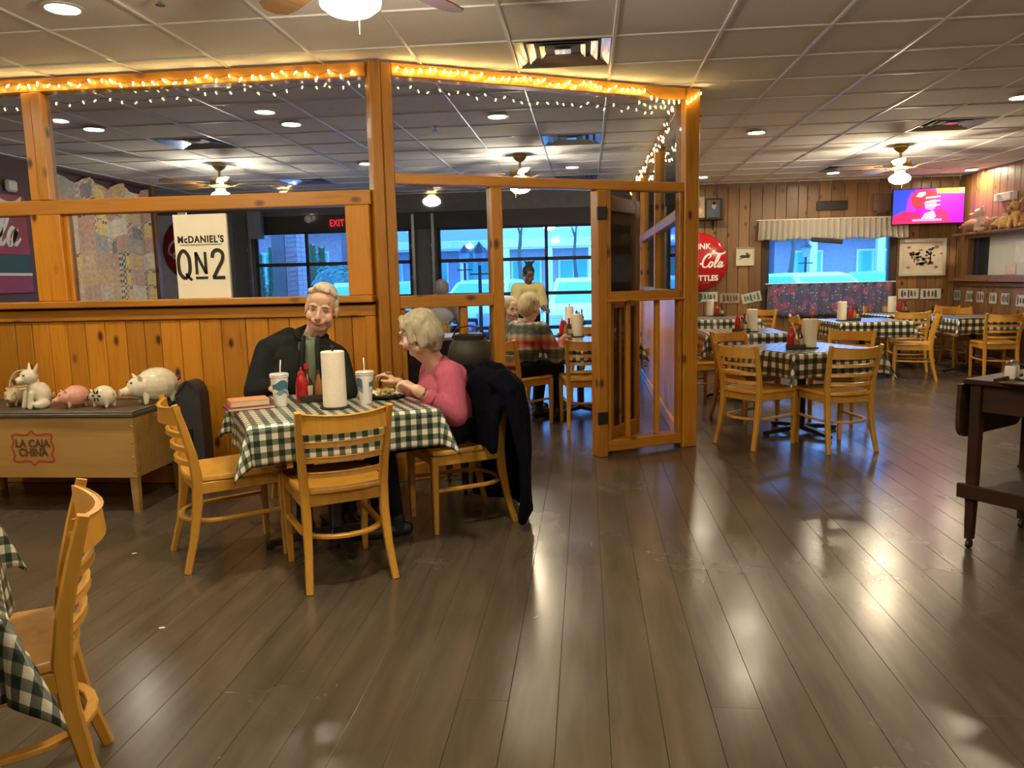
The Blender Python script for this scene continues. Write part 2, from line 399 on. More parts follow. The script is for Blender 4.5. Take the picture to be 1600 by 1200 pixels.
struct('baseboard_right', B((XR-.008, (YF+YB)/2, .05), (.022, YB-YF, .10), .004), pineR)
# service opening: frame, ledge, dark panel, frosted screen
so = sroot('window_3', 'service opening with dark panel and frosted screen')
for c, s in (((XR+.02,(OY0+OY1)/2,OZ0-.02),(.16,OY1-OY0+.1,.05)), ((XR+.02,(OY0+OY1)/2,OZ1+.02),(.12,OY1-OY0+.1,.05)), ((XR+.02,OY1+.0,(OZ0+OZ1)/2),(.1,.06,OZ1-OZ0)), ((XR+.02,OY0,(OZ0+OZ1)/2),(.1,.06,OZ1-OZ0))):
    B(c, s, .006).build('frame', pineR, so)
B((XR+.15, 11.89, (OZ0+OZ1)/2), (.02, .26, OZ1-OZ0)).build('dark_panel', darkm, so)
B((XR+.17, 10.39, (OZ0+OZ1)/2), (.02, 2.74, OZ1-OZ0)).build('frosted_screen', plain('frosted', (.66,.74,.70), .25, var=.06, scale=3), so)
for y, z, w, h in ((10.95, 1.55, .22, .28), (11.15, 1.32, .26, .13), (10.0, 1.55, .3, .3)):
    tag(B((XR+.15, y, z), (.006, w, h)).build('pinned_notice', plain('notice_pink' if h < .2 else 'notice_white', (.70,.55,.52) if h < .2 else (.75,.74,.72), .8), so))
sl = struct('trim_2', B((XR-.05, 10.0, OZ0-.06), (.16, 4.6, .05), .008).box((XR-.02, 10.0, OZ0-.12), (.06, 4.6, .06), None, .01), pineR, label='wooden ledge below the service opening')

# back wall, knotty pine part, with the curtained window
WX0, WX1, WZ0, WZ1 = 2.80, 4.68, .72, 1.93
XP = .98
bw = MB()
bw.box(((XP+WX0)/2, YB+.10, CZ/2), (WX0-XP, .16, CZ)).box(((WX1+XR+.2)/2, YB+.10, CZ/2), (XR+.2-WX1, .16, CZ))
bw.box(((WX0+WX1)/2, YB+.10, WZ0/2), (WX1-WX0, .16, WZ0)).box(((WX0+WX1)/2, YB+.10, (WZ1+CZ)/2), (WX1-WX0, .16, CZ-WZ1))
wb = struct('wall_back', bw, MATS['wall_backing'], label='knotty pine board wall behind the dining tables')
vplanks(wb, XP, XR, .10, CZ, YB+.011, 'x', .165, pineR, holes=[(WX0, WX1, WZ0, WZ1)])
struct('baseboard_back', B(((XP+XR)/2, YB-.008, .05), (XR-XP, .022, .10), .004), pineR)
w1 = sroot('window_1', 'dark-framed window with a view of the parking lot')
for c, s in (((WX0+.02,YB+.08,(WZ0+WZ1)/2),(.05,.12,WZ1-WZ0)), ((WX1-.02,YB+.08,(WZ0+WZ1)/2),(.05,.12,WZ1-WZ0)), (((WX0+WX1)/2,YB+.08,WZ0+.02),(WX1-WX0,.12,.05)), (((WX0+WX1)/2,YB+.08,WZ1-.02),(WX1-WX0,.12,.05))):
    B(c, s, .005).build('frame', darkm, w1)
B(((WX0+WX1)/2, YB+.09, (WZ0+WZ1)/2), (WX1-WX0-.1, .006, WZ1-WZ0-.1)).build('pane', pane, w1)

# back wall, glazed roll-up doors part
GD = [(-5.44, -2.80), (-2.38, .26)]; GH = 2.20
gm = MB()
gm.box(((XA+GD[0][0])/2, YB+.10, CZ/2), (GD[0][0]-XA, .2, CZ)).box(((GD[0][1]+GD[1][0])/2, YB+.10, CZ/2), (GD[1][0]-GD[0][1], .2, CZ)).box(((GD[1][1]+XP)/2, YB+.10, CZ/2), (XP-GD[1][1], .2, CZ))
for a, b in GD: gm.box(((a+b)/2, YB+.10, (GH+CZ)/2), (b-a, .2, CZ-GH))
wg = struct('wall_garage', gm, slate, label='grey wall around two glazed roll-up doors')
B(((GD[0][0]+XP)/2 - .1, YB-.02, GH+.10), (XP-GD[0][0], .05, .26), .004).build('header', darkm, wg)
for di, (a, b) in enumerate(GD):
    d = sroot('door_%d' % (di+1), 'dark-framed glazed roll-up door facing the parking lot')
    rows = 4; h = GH/rows; cols = 3; w = (b-a)/cols
    for i in range(rows+1): B(((a+b)/2, YB+.06, min(max(i*h, .03), GH-.03)), (b-a, .05, .055), .004).build('rail', darkm, d)
    for i in range(cols+1):
        B((min(max(a+i*w, a+.025), b-.025), YB+.06, GH/2), (.05, .05, GH), .004).build('stile', darkm, d)
    for i in range(rows):
        for j in range(cols): B((a+(j+.5)*w, YB+.06, (i+.5)*h), (w-.05, .006, h-.055)).build('pane', pane, d)
    for x in (a-.05, b+.05):
        B((x, YB-.05, 1.2), (.05, .06, 2.4), .004).build('track', plain('galvanised', (.30,.31,.33), .4, metal=.7), d)
        for z in (.3, .85, 1.4, 1.9): MB().lathe([(.0,0),(.035,0),(.035,.02),(.0,.02)], 10, (x, YB-.09, z), axis=Matrix.Rotation(PI/2, 3, 'X')).build('roller_bracket', MATS['galvanised'], d, smooth='auto')

# ------------------------------------------------------------------ knotty pine partition
PY = 4.98; CX = -1.30; TZ = CZ-.005
pl_ = sroot('wall_partition', 'knotty pine half wall with glazed openings')
def pbar(c, size, name, mat=None, par=None, ch=.006): return B(c, size, ch).build(name, mat or (pineH if size[0] > size[2] else pine), par or pl_)
pbar(((XL+CX)/2, PY, TZ-.045), (CX-XL-.13, .10, .09), 'top_rail')
pbar(((XL+CX)/2, PY, 1.885), (CX-XL-.13, .11, .095), 'mid_rail')
pbar(((XL+CX)/2, PY-.02, 1.238), (CX-XL-.13, .20, .045), 'ledge')
pbar(((XL+CX)/2, PY-.055, 1.163), (CX-XL-.13, .03, .075), 'apron_board')
pbar(((XL+CX)/2, PY-.055, .06), (CX-XL-.13, .03, .12), 'baseboard')
B(((XL+CX)/2, PY, .608), (CX-XL, .05, 1.216)).build('core_panel', MATS['wall_backing'], pl_)
vplanks(pl_, XL, CX-.06, .12, 1.125, PY-.038, 'x', .145, pine, name='wainscot_board', th=.022)
vplanks(pl_, XL, CX-.06, .0, 1.21, PY+.038, 'x', .6, pine, name='rear_board', th=.022)
bx0 = -3.62
for x in (bx0, bx0-2.2):
    pbar((x-.035, PY, (1.932+TZ-.09)/2), (.07, .10, TZ-.09-1.932), 'post'); pbar((x+.04, PY-.012, (1.932+TZ-.09)/2), (.075, .10, TZ-.09-1.932), 'post')
    pbar((x+.02, PY-.005, (1.26+1.838)/2), (.21, .10, .578), 'board')
    pbar((x+.14, PY+.01, (1.26+1.838)/2), (.035, .06, .578), 'stop')
pbar((CX-.16, PY-.005, (1.26+1.838)/2), (.16, .10, .578), 'board')
pbar((CX-.10, PY-.058, .625), (.07, .035, 1.0), 'batten')
xs = [XL, bx0-2.2, bx0, CX]
for k in range(3):
    a, b = xs[k]+.12, xs[k+1]-.12
    B(((a+b)/2, PY, (1.932+TZ-.09)/2), (b-a+.12, .006, TZ-.09-1.932)).build('pane', paneD, pl_)
    B(((a+b)/2, PY, (1.26+1.838)/2), (b-a+.04, .006, .578)).build('pane', paneD, pl_)
# corner post and the angled glazed screen with the doorway
EA = math.atan2(.475, .88); SE = Vector((math.cos(EA), math.sin(EA), 0)); SN = Vector((math.sin(EA), -math.cos(EA), 0)); RA = rotz(EA)
C0 = Vector((CX, PY, 0))
ps = sroot('wall_screen', 'angled pine screen with panes and an open doorway')
def sbar(s0, s1, z0, z1, th, name, off=0.0, mat=None, ch=.006, par=None):
    c = C0 + SE*((s0+s1)/2) + SN*off; o = B((0,0,0), (s1-s0, th, z1-z0), ch).build(name, mat or (pineH if s1-s0 > z1-z0 else pine), par or ps)
    o.location = (c.x, c.y, (z0+z1)/2); o.rotation_euler = (0, 0, EA); return o
sbar(-.07, .0, 0, TZ, .13, 'post'); sbar(.006, .075, 0, TZ, .12, 'post', off=-.01)
S2, S3, S4 = .77, 1.60, 2.325
sbar(.075, S4+.06, TZ-.085, TZ, .10, 'top_rail'); sbar(.075, S4+.06, 1.965, 2.035, .10, 'head_rail')
sbar(S2-.035, S2+.045, 0, 1.965, .10, 'door_post'); sbar(S3-.05, S3+.03, 0, 1.965, .11, 'door_post')
sbar(S3+.032, S3+.065, .12, 1.965, .06, 'stop', off=.02)
sbar(S4-.03, S4+.10, 0, TZ, .13, 'end_post'); sbar(S4-.068, S4-.034, .12, 1.965, .06, 'stop', off=.02)
sbar(.075, S2-.035, 1.165, 1.25, .10, 'cross_rail'); sbar(.075, S2-.035, .0, .12, .10, 'bottom_rail'); sbar(.075, S2-.035, .5, .57, .09, 'cross_rail')
sbar(.50, .55, .57, 1.165, .06, 'mullion'); sbar(.075, .115, .57, 1.165, .06, 'stop'); sbar(.08, S2-.04, .12, .5, .02, 'lower_panel')
sbar(S3+.03, S4-.03, 1.17, 1.235, .10, 'cross_rail'); sbar(S3+.03, S4-.03, 1.16, 1.175, .14, 'sill', off=.01)
sbar(S3+.03, S4-.03, .035, .12, .10, 'bottom_rail')
for s in (S3+.23, S3+.49): sbar(s-.018, s+.018, .12, 1.165, .04, 'baluster')
for a, b, z0, z1 in ((.075,S4-.03,2.035,TZ-.085), (.075,S2-.035,1.25,1.965), (.075,S2-.035,.57,1.165), (S3+.03,S4-.03,1.235,1.965)):
    sbar(a, b, z0, z1, .006, 'pane', mat=paneD, ch=0)
for z in (.30, 1.80):
    tag(sbar(S3-.06, S3+.02, z-.045, z+.045, .02, 'hinge', off=.062, mat=black, ch=.003), 'black strap hinge')
# the door leaf, swung open behind the fixed screen
dl = sroot('door_3', 'open pine door leaf with glass above and balusters below')
hp = C0 + SE*(S3+.02) - SN*.07; da = EA + math.radians(36); DE = Vector((math.cos(da), math.sin(da), 0))
def dbar(s0, s1, z0, z1, th, name, mat=None, ch=.005):
    c = hp + DE*((s0+s1)/2); o = B((0,0,0), (s1-s0, th, z1-z0), ch).build(name, mat or (pineH if s1-s0 > z1-z0 else pine), dl)
    o.location = (c.x, c.y, (z0+z1)/2); o.rotation_euler = (0, 0, da)
dbar(0,.09,.02,1.95,.04,'stile'); dbar(.69,.78,.02,1.95,.04,'stile'); dbar(.09,.69,1.84,1.95,.04,'rail'); dbar(.09,.69,1.1,1.2,.04,'rail'); dbar(.09,.69,.02,.16,.04,'rail')
dbar(.09,.69,1.2,1.84,.006,'pane',paneD,0); dbar(.09,.69,.16,1.1,.004,'screen_mesh',glass('screen_mesh',(.35,.36,.38),.3),0)
for s in (.24,.39,.54): dbar(s-.015,s+.015,.16,1.1,.03,'baluster')
# return run of the partition, towards the window wall
RX = (C0 + SE*S4).x + .03; RY0 = (C0 + SE*S4).y + .08
pr = sroot('wall_return', 'pine partition run towards the window wall')
for y0, z0, z1, nm in ((RY0, TZ-.085, TZ, 'top_rail'), (RY0, 1.78, 1.87, 'mid_rail'), (RY0, 1.165, 1.21, 'ledge'), (RY0, 0, .12, 'baseboard')):
    o = B((0,0,0), (.10, YB-.02-y0, z1-z0), .006).build(nm, pineH, pr); o.location = (RX, (y0+YB-.02)/2, (z0+z1)/2)
for y in (8.3, 10.4, YB-.09): B((RX, y, CZ/2), (.11, .11, TZ), .006).build('post', pine, pr)
vplanks(pr, RY0, YB-.14, .12, 1.165, RX, 'y', .3, pine, name='wainscot_board', th=.05)
ys = [RY0, 8.3, 10.4, YB-.09]
for k in range(3):
    B((RX, (ys[k]+ys[k+1])/2, 1.495), (.006, ys[k+1]-ys[k]-.12, .57)).build('pane', paneD, pr)
    B((RX, (ys[k]+ys[k+1])/2, 2.25), (.006, ys[k+1]-ys[k]-.12, .76)).build('pane', paneD, pr)
# ------------------------------------------------------------------ ceiling fittings
lens = emis('lamp_lens', WARMW, DOWN_POWER); globe_m = emis('lamp_globe', (1.0,.84,.58), GLOBE_POWER)
trimw = plain('trim_white', (.75,.74,.70), .5, var=.02)
def downlight(p, label):
    t = thing('downlight', label, 'ceiling light', (p.x, p.y, CZ), 0, 'recessed ceiling lights')
    MB().lathe([(.078,0),(.098,-.003),(.102,-.009),(.078,-.012),(.074,-.004)], 28).build('trim_ring', trimw, t, smooth='auto')
    MB().lathe([(.0,-.004),(.077,-.004),(.077,-.0075),(.0,-.0075)], 24).build('lens', lens, t)
DLS = [((98,13),'round recessed light over the box of pottery pigs'), ((147,202),'recessed light behind the screen near the patchwork quilt'), ((455,194),'recessed light behind the pine half wall, by the ceiling fan'),
       ((777,182),'recessed light seen above the open doorway'), ((1182,207),'recessed light over the diamond-set table'), ((1097,277),'small recessed light near the red disc sign'),
       ((1302,270),'small recessed light before the curtained window'), ((1518,265),'small recessed light beside the television'), ((1595,152),'recessed light over the aisle by the dark vent')]
for (u, v), lb in DLS: downlight(atz(u, v, CZ-.006), lb)
for x, y, w_ in ((-2.55,.9,'the table beside the lone chair'), (1.0,.3,'the open aisle floor'), (3.5,3.2,'the drop-leaf table with the shelf'), (-4.3,3.8,'the blind end of the half wall'), (1.69,-1.4,'the entrance end of the aisle')): downlight(Vector((x, y, 0)), 'recessed light over ' + w_)
vm = plain('vent_metal', (.50,.52,.56), .22, metal=.85, var=.04); vd = plain('vent_dark', (.03,.03,.035), .6)
VL = ['square metal diffuser in front of the angled screen', 'square metal diffuser above the doorway', 'small metal diffuser near the roll-up doors', 'metal diffuser above the fan behind the half wall', 'small metal diffuser near the first roll-up door', 'dark diffuser above the television side of the room', 'dark diffuser before the curtained window']
for (ci, cj), lb in zip(vcell, VL):
    t = thing('air_vent', lb, 'vent', (GX0+TS*(ci+.5), GY0+TS*(cj+.5), CZ), 0, 'ceiling air diffusers')
    B((0,0,.035), (.585,.585,.01)).build('backing', vd, t)
    for k, (s, z) in enumerate(((.29,.002),(.215,.010),(.14,.016))):
        w = .055; mb = MB()
        q = [[(-s,-s,z),(s,-s,z),(s,s,z),(-s,s,z)], [(-s+w,-s+w,z+.026),(s-w,-s+w,z+.026),(s-w,s-w,z+.026),(-s+w,s-w,z+.026)], [(-s+w,-s+w,z+.028),(s-w,-s+w,z+.028),(s-w,s-w,z+.028),(-s+w,s-w,z+.028)], [(-s,-s,z+.003),(s,-s,z+.003),(s,s,z+.003),(-s,s,z+.003)]]
        mb.loft(q, loop=True).build('louvre', vm, t)
    B((0,0,.02), (.10,.10,.006)).build('centre_plate', vm, t)
for (u, v), lb in (((250,3),'sprinkler head on the ceiling over the table'), ((680,203),'sprinkler head behind the angled screen'), ((1092,187),'sprinkler head beside the end post of the screen')):
    p = atz(u, v, CZ-.02); t = thing('sprinkler', lb, 'sprinkler', (p.x, p.y, CZ+.012), 0, 'ceiling sprinkler heads')
    MB().lathe([(.0,0),(.032,0),(.028,-.008),(.010,-.012),(.010,-.035),(.0,-.035)], 14).build('body', chrome, t, smooth='auto')
    MB().lathe([(.0,-.045),(.024,-.045),(.024,-.048),(.0,-.048)], 12).build('deflector', chrome, t)
    for s in (-1, 1): MB().tube([(.009*s,0,-.03),(.016*s,0,-.038),(.004*s,0,-.046)], .002, 6).build('arm', chrome, t)
p = atz(573, 254, CZ); t = thing('smoke_detector', 'flat brown ceiling disc behind the half wall', 'detector', (p.x, p.y, CZ+.012))
MB().lathe([(.0,0),(.11,0),(.12,-.012),(.10,-.03),(.0,-.032)], 20).build('cover', plain('brown_disc', (.10,.06,.05), .6), t, smooth='auto')
MB().lathe([(.0,-.032),(.02,-.033),(.018,-.038),(.0,-.038)], 10).build('sensor_cap', darkm, t)

# ceiling fans with schoolhouse globes
bladew = wood('fan_blade', (.16,.085,.035), (.24,.13,.05), (.05,.03,.01), axis=0, rough=.35, knots=False, grain=12, vary=.1)
def make_fan():
    t = thing('ceiling_fan', 'ceiling fan', 'ceiling fan', (0,0,CZ), 0, 'brass ceiling fans with globe lamps')
    MB().lathe([(.0,.012),(.075,.01),(.078,-.02),(.05,-.055),(.018,-.075),(.0,-.075)], 20).build('canopy', brass, t, smooth='auto')
    MB().lathe([(.0,-.07),(.014,-.07),(.014,-.15),(.0,-.15)], 10).build('downrod', brass, t, smooth='auto')
    MB().lathe([(.0,-.14),(.04,-.145),(.11,-.16),(.115,-.17),(.115,-.235),(.10,-.25),(.05,-.262),(.0,-.262)], 24).build('motor_housing', brass, t, smooth='auto')
    MB().lathe([(.0,-.262),(.055,-.262),(.06,-.275),(.045,-.295),(.0,-.295)], 20).build('lamp_fitter', brass, t, smooth='auto')
    MB().lathe([(.0,-.288),(.048,-.290),(.055,-.305),(.095,-.325),(.113,-.352),(.108,-.380),(.08,-.402),(.04,-.416),(.0,-.420)], 28).build('globe_shade', globe_m, t, smooth=True)
    for k in range(5):
        a = 2*PI*k/5 + .3; R = rotz(a); mb = MB()
        out = [(.0,-.045),(.06,-.058),(.36,-.070),(.44,-.062),(.475,-.03),(.478,.0),(.475,.03),(.44,.062),(.36,.070),(.06,.058),(.0,.045)]
        mb.poly(out, .006, frame=(R@Vector((.20,0,-.222)), R@Vector((1,0,0)), R@Vector((0,.98,.19)))); bl = mb.build('blade', bladew, t)
        m2 = MB(); m2.bar([R@Vector((.07,0,-.24)), R@Vector((.14,.012,-.243)), R@Vector((.21,0,-.226)), R@Vector((.27,0,-.224))], [.03,.022,.05,.03], .008, R@Vector((0,1,0))); m2.build('bracket', brass, bl)
    MB().tube([(.05,.03,-.28),(.055,.035,-.40),(.055,.035,-.46)], .0018, 5).build('pull_chain', brass, t)
    return t
fans = [((1408,228),'brass ceiling fan with lit globe before the television'), ((812,243),'ceiling fan with lit globe seen through the doorway'), ((342,257),'ceiling fan beyond the half wall, above the cream sign')]
fan0 = None
for (u, v), lb in fans:
    p = atz(u, v, CZ)
    if fan0 is None: fan0 = make_fan(); fan0.location = (p.x, p.y, CZ); fan0['label'] = lb; fan0.rotation_euler = (0,0,.25)
    else: dup(fan0, (p.x, p.y, CZ), .25 + u*.01, lb)
dup(fan0, (-.84, 2.88, CZ+.0), .82, 'ceiling fan with a large glowing globe above the occupied table')
for x, y, w_ in ((2.6,1.6,'the aisle beside the drop-leaf table'), (-3.6,.8,'the floor behind the lone chair')): dup(fan0, (x, y, CZ), .5, 'ceiling fan with globe lamp over ' + w_)

# string lights along the partition
bulbm = emis('fairy_bulb', (1.0,.72,.26), BULB_POWER); wirem = plain('wire_green', (.05,.055,.03), .5)
bulb_me = MB().lathe([(.0,.012),(.0045,.011),(.0055,.0),(.0045,-.011),(.0015,-.017),(.0,-.018)], 8).mesh('bulb', bulbm, True)
def string_lights(label, pts, n, jit, group='warm white string lights on the partition', seed=0, bs=1.0):
    rnd = random.Random(seed); t = thing('string_lights', label, 'string lights', pts[0], 0, group)
    P = [Vector(p) for p in pts]; L = [0]
    for i in range(1, len(P)): L.append(L[-1] + (P[i]-P[i-1]).length)
    path = []
    for k in range(n+1):
        d = L[-1]*k/n; i = 1
        while i < len(L)-1 and L[i] < d: i += 1
        q = P[i-1].lerp(P[i], (d-L[i-1])/max(1e-6, L[i]-L[i-1]))
        q = q + Vector((rnd.uniform(-1,1)*.01, rnd.uniform(-1,0)*.012, rnd.uniform(-1,1)*jit)); path.append(q - P[0])
    MB().tube(path, .0022, 5).build('wire', wirem, t)
    for q in path:
        o = place('bulb', bulb_me, t, q + Vector((0, -.004, -.012))); o.rotation_euler = (rnd.uniform(-.8,.8), rnd.uniform(-.8,.8), 0); o.scale = (bs, bs, bs)
y1 = PY-.07
string_lights('string of warm lights along the top rail of the half wall', [(-5.9,y1,2.665),(-4.6,y1,2.655),(-3.0,y1,2.67),(-1.45,y1,2.65)], 62, .022, seed=1)
string_lights('sparse drooping lights hanging behind the half wall top rail', [(-5.8,PY+.09,2.605),(-4.2,PY+.09,2.58),(-2.6,PY+.09,2.595),(-1.45,PY+.09,2.61)], 46, .022, seed=2, bs=.65)
q = lambda s, z, o: tuple((C0 + SE*s + SN*o) + Vector((0,0,z)))
string_lights('string of warm lights along the top rail of the angled screen', [q(.12,2.69,.07),q(.8,2.675,.07),q(1.5,2.68,.07),q(1.95,2.66,.07),q(2.15,2.60,.08),q(2.30,2.62,.08),q(2.42,2.68,.08)], 46, .016, seed=3)
string_lights('sparse drooping lights hanging behind the angled screen top rail', [q(.1,2.61,-.09),q(.9,2.58,-.09),q(1.6,2.59,-.09),q(2.1,2.57,-.09)], 30, .02, seed=4, bs=.65)
string_lights('bunched lights running back along the return partition', [(RX-.09,RY0+.2,2.60),(RX-.09,8.0,2.57),(RX-.09,9.6,2.6),(RX-.09,12.0,2.58)], 64, .07, seed=5)

# ------------------------------------------------------------------ chairs
def make_chair():
    t = thing('ladderback_chair', 'chair', 'chair', (0,0,0), 0, 'honey wood ladderback chairs')
    def stile(s):
        p = [(s*.195,-.275,0),(s*.182,-.232,.16),(s*.176,-.205,.32),(s*.178,-.198,.44),(s*.185,-.212,.56),(s*.196,-.245,.70),(s*.202,-.275,.808)]
        return MB().bar(p, [.030,.034,.038,.038,.034,.031,.026], [.030,.036,.046,.048,.040,.034,.028], (1,0,0), ch=.35)
    for s in (-1, 1): stile(s).build('rear_leg', chairw, t, smooth='auto')
    for s in (-1, 1): MB().bar([(s*.185,.195,0),(s*.188,.195,.2),(s*.188,.193,.425)], [.026,.034,.040], [.026,.034,.040], (1,0,0), ch=.3).build('front_leg', chairw, t, smooth='auto')
    def slat(z, h, yo, bow, th=.016, zc=0.0):
        n = 9; rings = []
        for i in range(n):
            a = -1 + 2*i/(n-1); x = a*.187; y = yo - bow*(1-a*a); zz = zc*(1-a*a)
            c = th/2; rings.append([(x,y-c,z-h/2+.004),(x,y+c,z-h/2+.002),(x,y+c,z+h/2+zz-.002),(x,y-c,z+h/2+zz-.004),(x,y-c*.3,z+h/2+zz)])
        return MB().loft(rings)
    slat(.752,.095,-.258,.055,.02,-.012).build('top_rail', chairw, t, smooth='auto')
    for z, y in ((.655,-.234),(.585,-.219),(.515,-.206)): slat(z, .030, y, .048, .018).build('slat', chairw, t, smooth='auto')
    out = []; hw = (.19,.215)
    for x, y in ((-.175,-.215),(-.09,-.232),(0,-.238),(.09,-.232),(.175,-.215),(.19,-.19),(.205,0),(.215,.16),(.205,.205),(.17,.222),(0,.228),(-.17,.222),(-.205,.205),(-.215,.16),(-.205,0),(-.19,-.19)): out.append((x,y))
    rings = [[(x*k, y*k, z) for x, y in out] for k, z in ((.965,.425),(1,.432),(1,.447),(.97,.456),(.86,.452),(.6,.447))]
    MB().loft(rings).build('seat', chairw, t, smooth='auto')
    mb = MB(); mb.box((0,.193,.398),(.35,.02,.055),None,.003).box((0,-.198,.398),(.33,.02,.055),None,.003)
    for s in (-1,1): mb.box((s*.185,0,.398),(.02,.38,.055),None,.003)
    mb.build('apron', chairw, t)
    path = [(-.187,.19,.235)] + [(-.178*math.cos(a)*(1 if a < PI/2 else 1), -.10-.15*math.sin(a), .232) for a in [PI*k/10 for k in range(11)]] + [(.187,.19,.235)]
    MB().bar(path, .018, .030, (0,0,1), ch=.4).build('stretcher', chairw, t, smooth='auto')
    return t
chair0 = None
def chair(x, y, face, label, group=None):
    # face = heading in degrees (0 = +x, 90 = away from the camera)
    global chair0
    if chair0 is None: chair0 = make_chair(); c = chair0; c.location = (x,y,0); c.rotation_euler = (0,0,math.radians(face-90)); c['label'] = label
    else: c = dup(chair0, (x,y,0), math.radians(face-90), label)
    if group: c['group'] = group
    return c

# ------------------------------------------------------------------ tables with checked cloths
cloth_near = gingham('green_check', .054, .62); cloth_far = gingham('black_check', .085, .5, (.66,.60,.46), (.010,.016,.012), (.12,.13,.09))
def cloth_mesh(a, b, over, z, mat, seed=0, th=.003):
    rnd = random.Random(seed); n = 26; k = 9; mb = MB(); mb.uv = []
    def axis(h): return [-h-over*(k-i)/k for i in range(k)] + [-h + 2*h*i/n for i in range(n+1)] + [h+over*(i+1)/k for i in range(k)]
    X, Y = axis(a), axis(b); ph = [rnd.uniform(0,6.28) for _ in range(4)]; V = []
    for yv in Y:
        for xv in X:
            sx, sy = (1 if xv > 0 else -1), (1 if yv > 0 else -1); dx, dy = max(0, abs(xv)-a), max(0, abs(yv)-b); r = math.hypot(dx, dy)
            px, py = max(-a, min(a, xv)), max(-b, min(b, yv)); zz = z
            if r > 0:
                ang = math.atan2(dy, dx); fold = math.sin(2*ang)**2; out = .012*min(1, r/.02) + .05*r
                if dx > 0 and dy > 0: out += fold*r*.36
                else:
                    par = yv if dx > 0 else xv; out += .014*(r/over)*math.sin(par*11+ph[0]) + .008*(r/over)*math.sin(par*23+ph[1])
                px += sx*out*math.cos(ang) if dx > 0 else 0; py += sy*out*math.sin(ang) if dy > 0 else 0
                zz = z - max(0, r-.008)*(1-.10*fold)
            V.append((px, py, zz)); mb.uv.append((xv, yv))
    w = len(X); F = [(j*w+i, j*w+i+1, (j+1)*w+i+1, (j+1)*w+i) for j in range(len(Y)-1) for i in range(w-1)]
    mb.add(V, F); return mb.mesh('tablecloth', mat, True)
def make_table(a, b, h):
    t = thing('pedestal_table', 'table', 'table')
    B((0,0,h-.016), (2*a-.01, 2*b-.01, .028), .006).build('table_top', darkw, t)
    MB().lathe([(.0,.04),(.05,.04),(.035,.06),(.035,h-.06),(.09,h-.05),(.09,h-.031),(.0,h-.031)], 16).build('column', black, t, smooth='auto')
    for k in range(4):
        d = Vector((math.cos(k*PI/2), math.sin(k*PI/2), 0)); f = MB().bar([d*.03+Vector((0,0,.05)), d*.2+Vector((0,0,.042)), d*.36+Vector((0,0,.022))], [.05,.05,.045], [.04,.034,.024], d.cross(Vector((0,0,1))), ch=.3).build('foot', black, t)
        MB().lathe([(.0,0),(.02,0),(.02,.012),(.0,.012)], 10, d*.34).build('glide', black, f)
    return t
TGROUP, CGROUP = 'pedestal dining tables', 'checked tablecloths'
tcache = {}
def table(x, y, rot, a, b, h, over, label, clabel, mat, seed=0):
    key = (a, b, h); rz = math.radians(rot)
    if key not in tcache: tcache[key] = make_table(a, b, h); t = tcache[key]; t.location = (x,y,0); t.rotation_euler = (0,0,rz); t['label'] = label
    else: t = dup(tcache[key], (x,y,0), rz, label)
    t['group'] = TGROUP
    c = tag(place('tablecloth', cloth_mesh(a, b, over, h+.003, mat, seed), None, (x,y,0), rz), clabel, 'tablecloth', CGROUP)
    s = c.modifiers.new('thick', 'SOLIDIFY'); s.thickness = .0025; s.offset = 1
    return t

T1 = Vector((-1.33, 3.83, 0)); E1 = Vector((.866,.5,0)); E2 = Vector((-.5,.866,0)); TH = .72
table(T1.x, T1.y, 30, .44, .44, TH, .19, 'square pedestal table where the couple sit', 'green and white checked cloth on the occupied table', cloth_near, 1)
chair(-1.19, 3.43, 122, 'honey wood chair with its back against the front edge of the occupied table')
chair(-1.785, 3.63, 38, 'honey wood chair at the occupied table, beside the maroon and orange books')
chair(T1.x+E2.x*.70, T1.y+E2.y*.70, 300, 'wooden chair under the man in the dark jacket')
chair(T1.x+E1.x*.68, T1.y+E1.y*.68, 212, 'wooden chair under the woman in pink, with a dark coat over it')
# the chair and the table corner beside the camera
chair(-1.55, 1.69, 215, 'wooden chair standing alone at the table with only its cloth corners showing')
table(-1.785, 1.38, 41, .44, .44, TH, .20, 'pedestal table whose checked cloth corners just show', 'checked cloth corner beside the lone chair', cloth_near, 2)
# right-hand dining area
TR = .72
table(1.80, 6.60, 24, .42, .42, TR, .20, 'pedestal table set diamond-wise with four chairs', 'checked cloth on the diamond-set table', cloth_far, 3)
chair(1.36, 6.20, 37, 'chair at the diamond-set table, turned towards the window')
chair(1.90, 6.08, 105, 'chair at the diamond-set table, back to the open floor')
chair(1.48, 7.22, 300, 'chair on the far side of the diamond-set table near the partition')
chair(2.30, 7.20, 232, 'chair on the far side of the diamond-set table near the window')
table(1.66, 8.55, 2, .42, .42, TR, .20, 'pedestal table between the diamond-set table and the red disc sign', 'checked cloth on the table behind the diamond-set one', cloth_far, 4)
chair(1.16, 8.15, 20, 'chair beside the end post of the angled screen')
chair(2.25, 8.9, 190, 'chair under the curtained window side of the second table')
table(1.95, 11.2, 0, .42, .42, TR, .20, 'pedestal table under the licence plates and red disc sign', 'checked cloth on the table under the red disc sign', cloth_far, 5)
chair(2.5, 11.75, 230, 'chair in the corner between the disc sign and the curtained window')
chair(1.35, 10.6, 60, 'chair partly hidden by the end post, before the licence plates')
table(3.50, 10.15, 3, .42, .42, TR, .20, 'pedestal table in front of the curtained window', 'checked cloth on the table before the curtained window', cloth_far, 6)
chair(2.93, 10.2, 0, 'chair tucked at the window table, facing the television')
chair(4.02, 9.92, 160, 'chair at the window table, angled towards the flowered curtain')
chair(4.30, 10.78, 80, 'chair between the window table and the corner table')
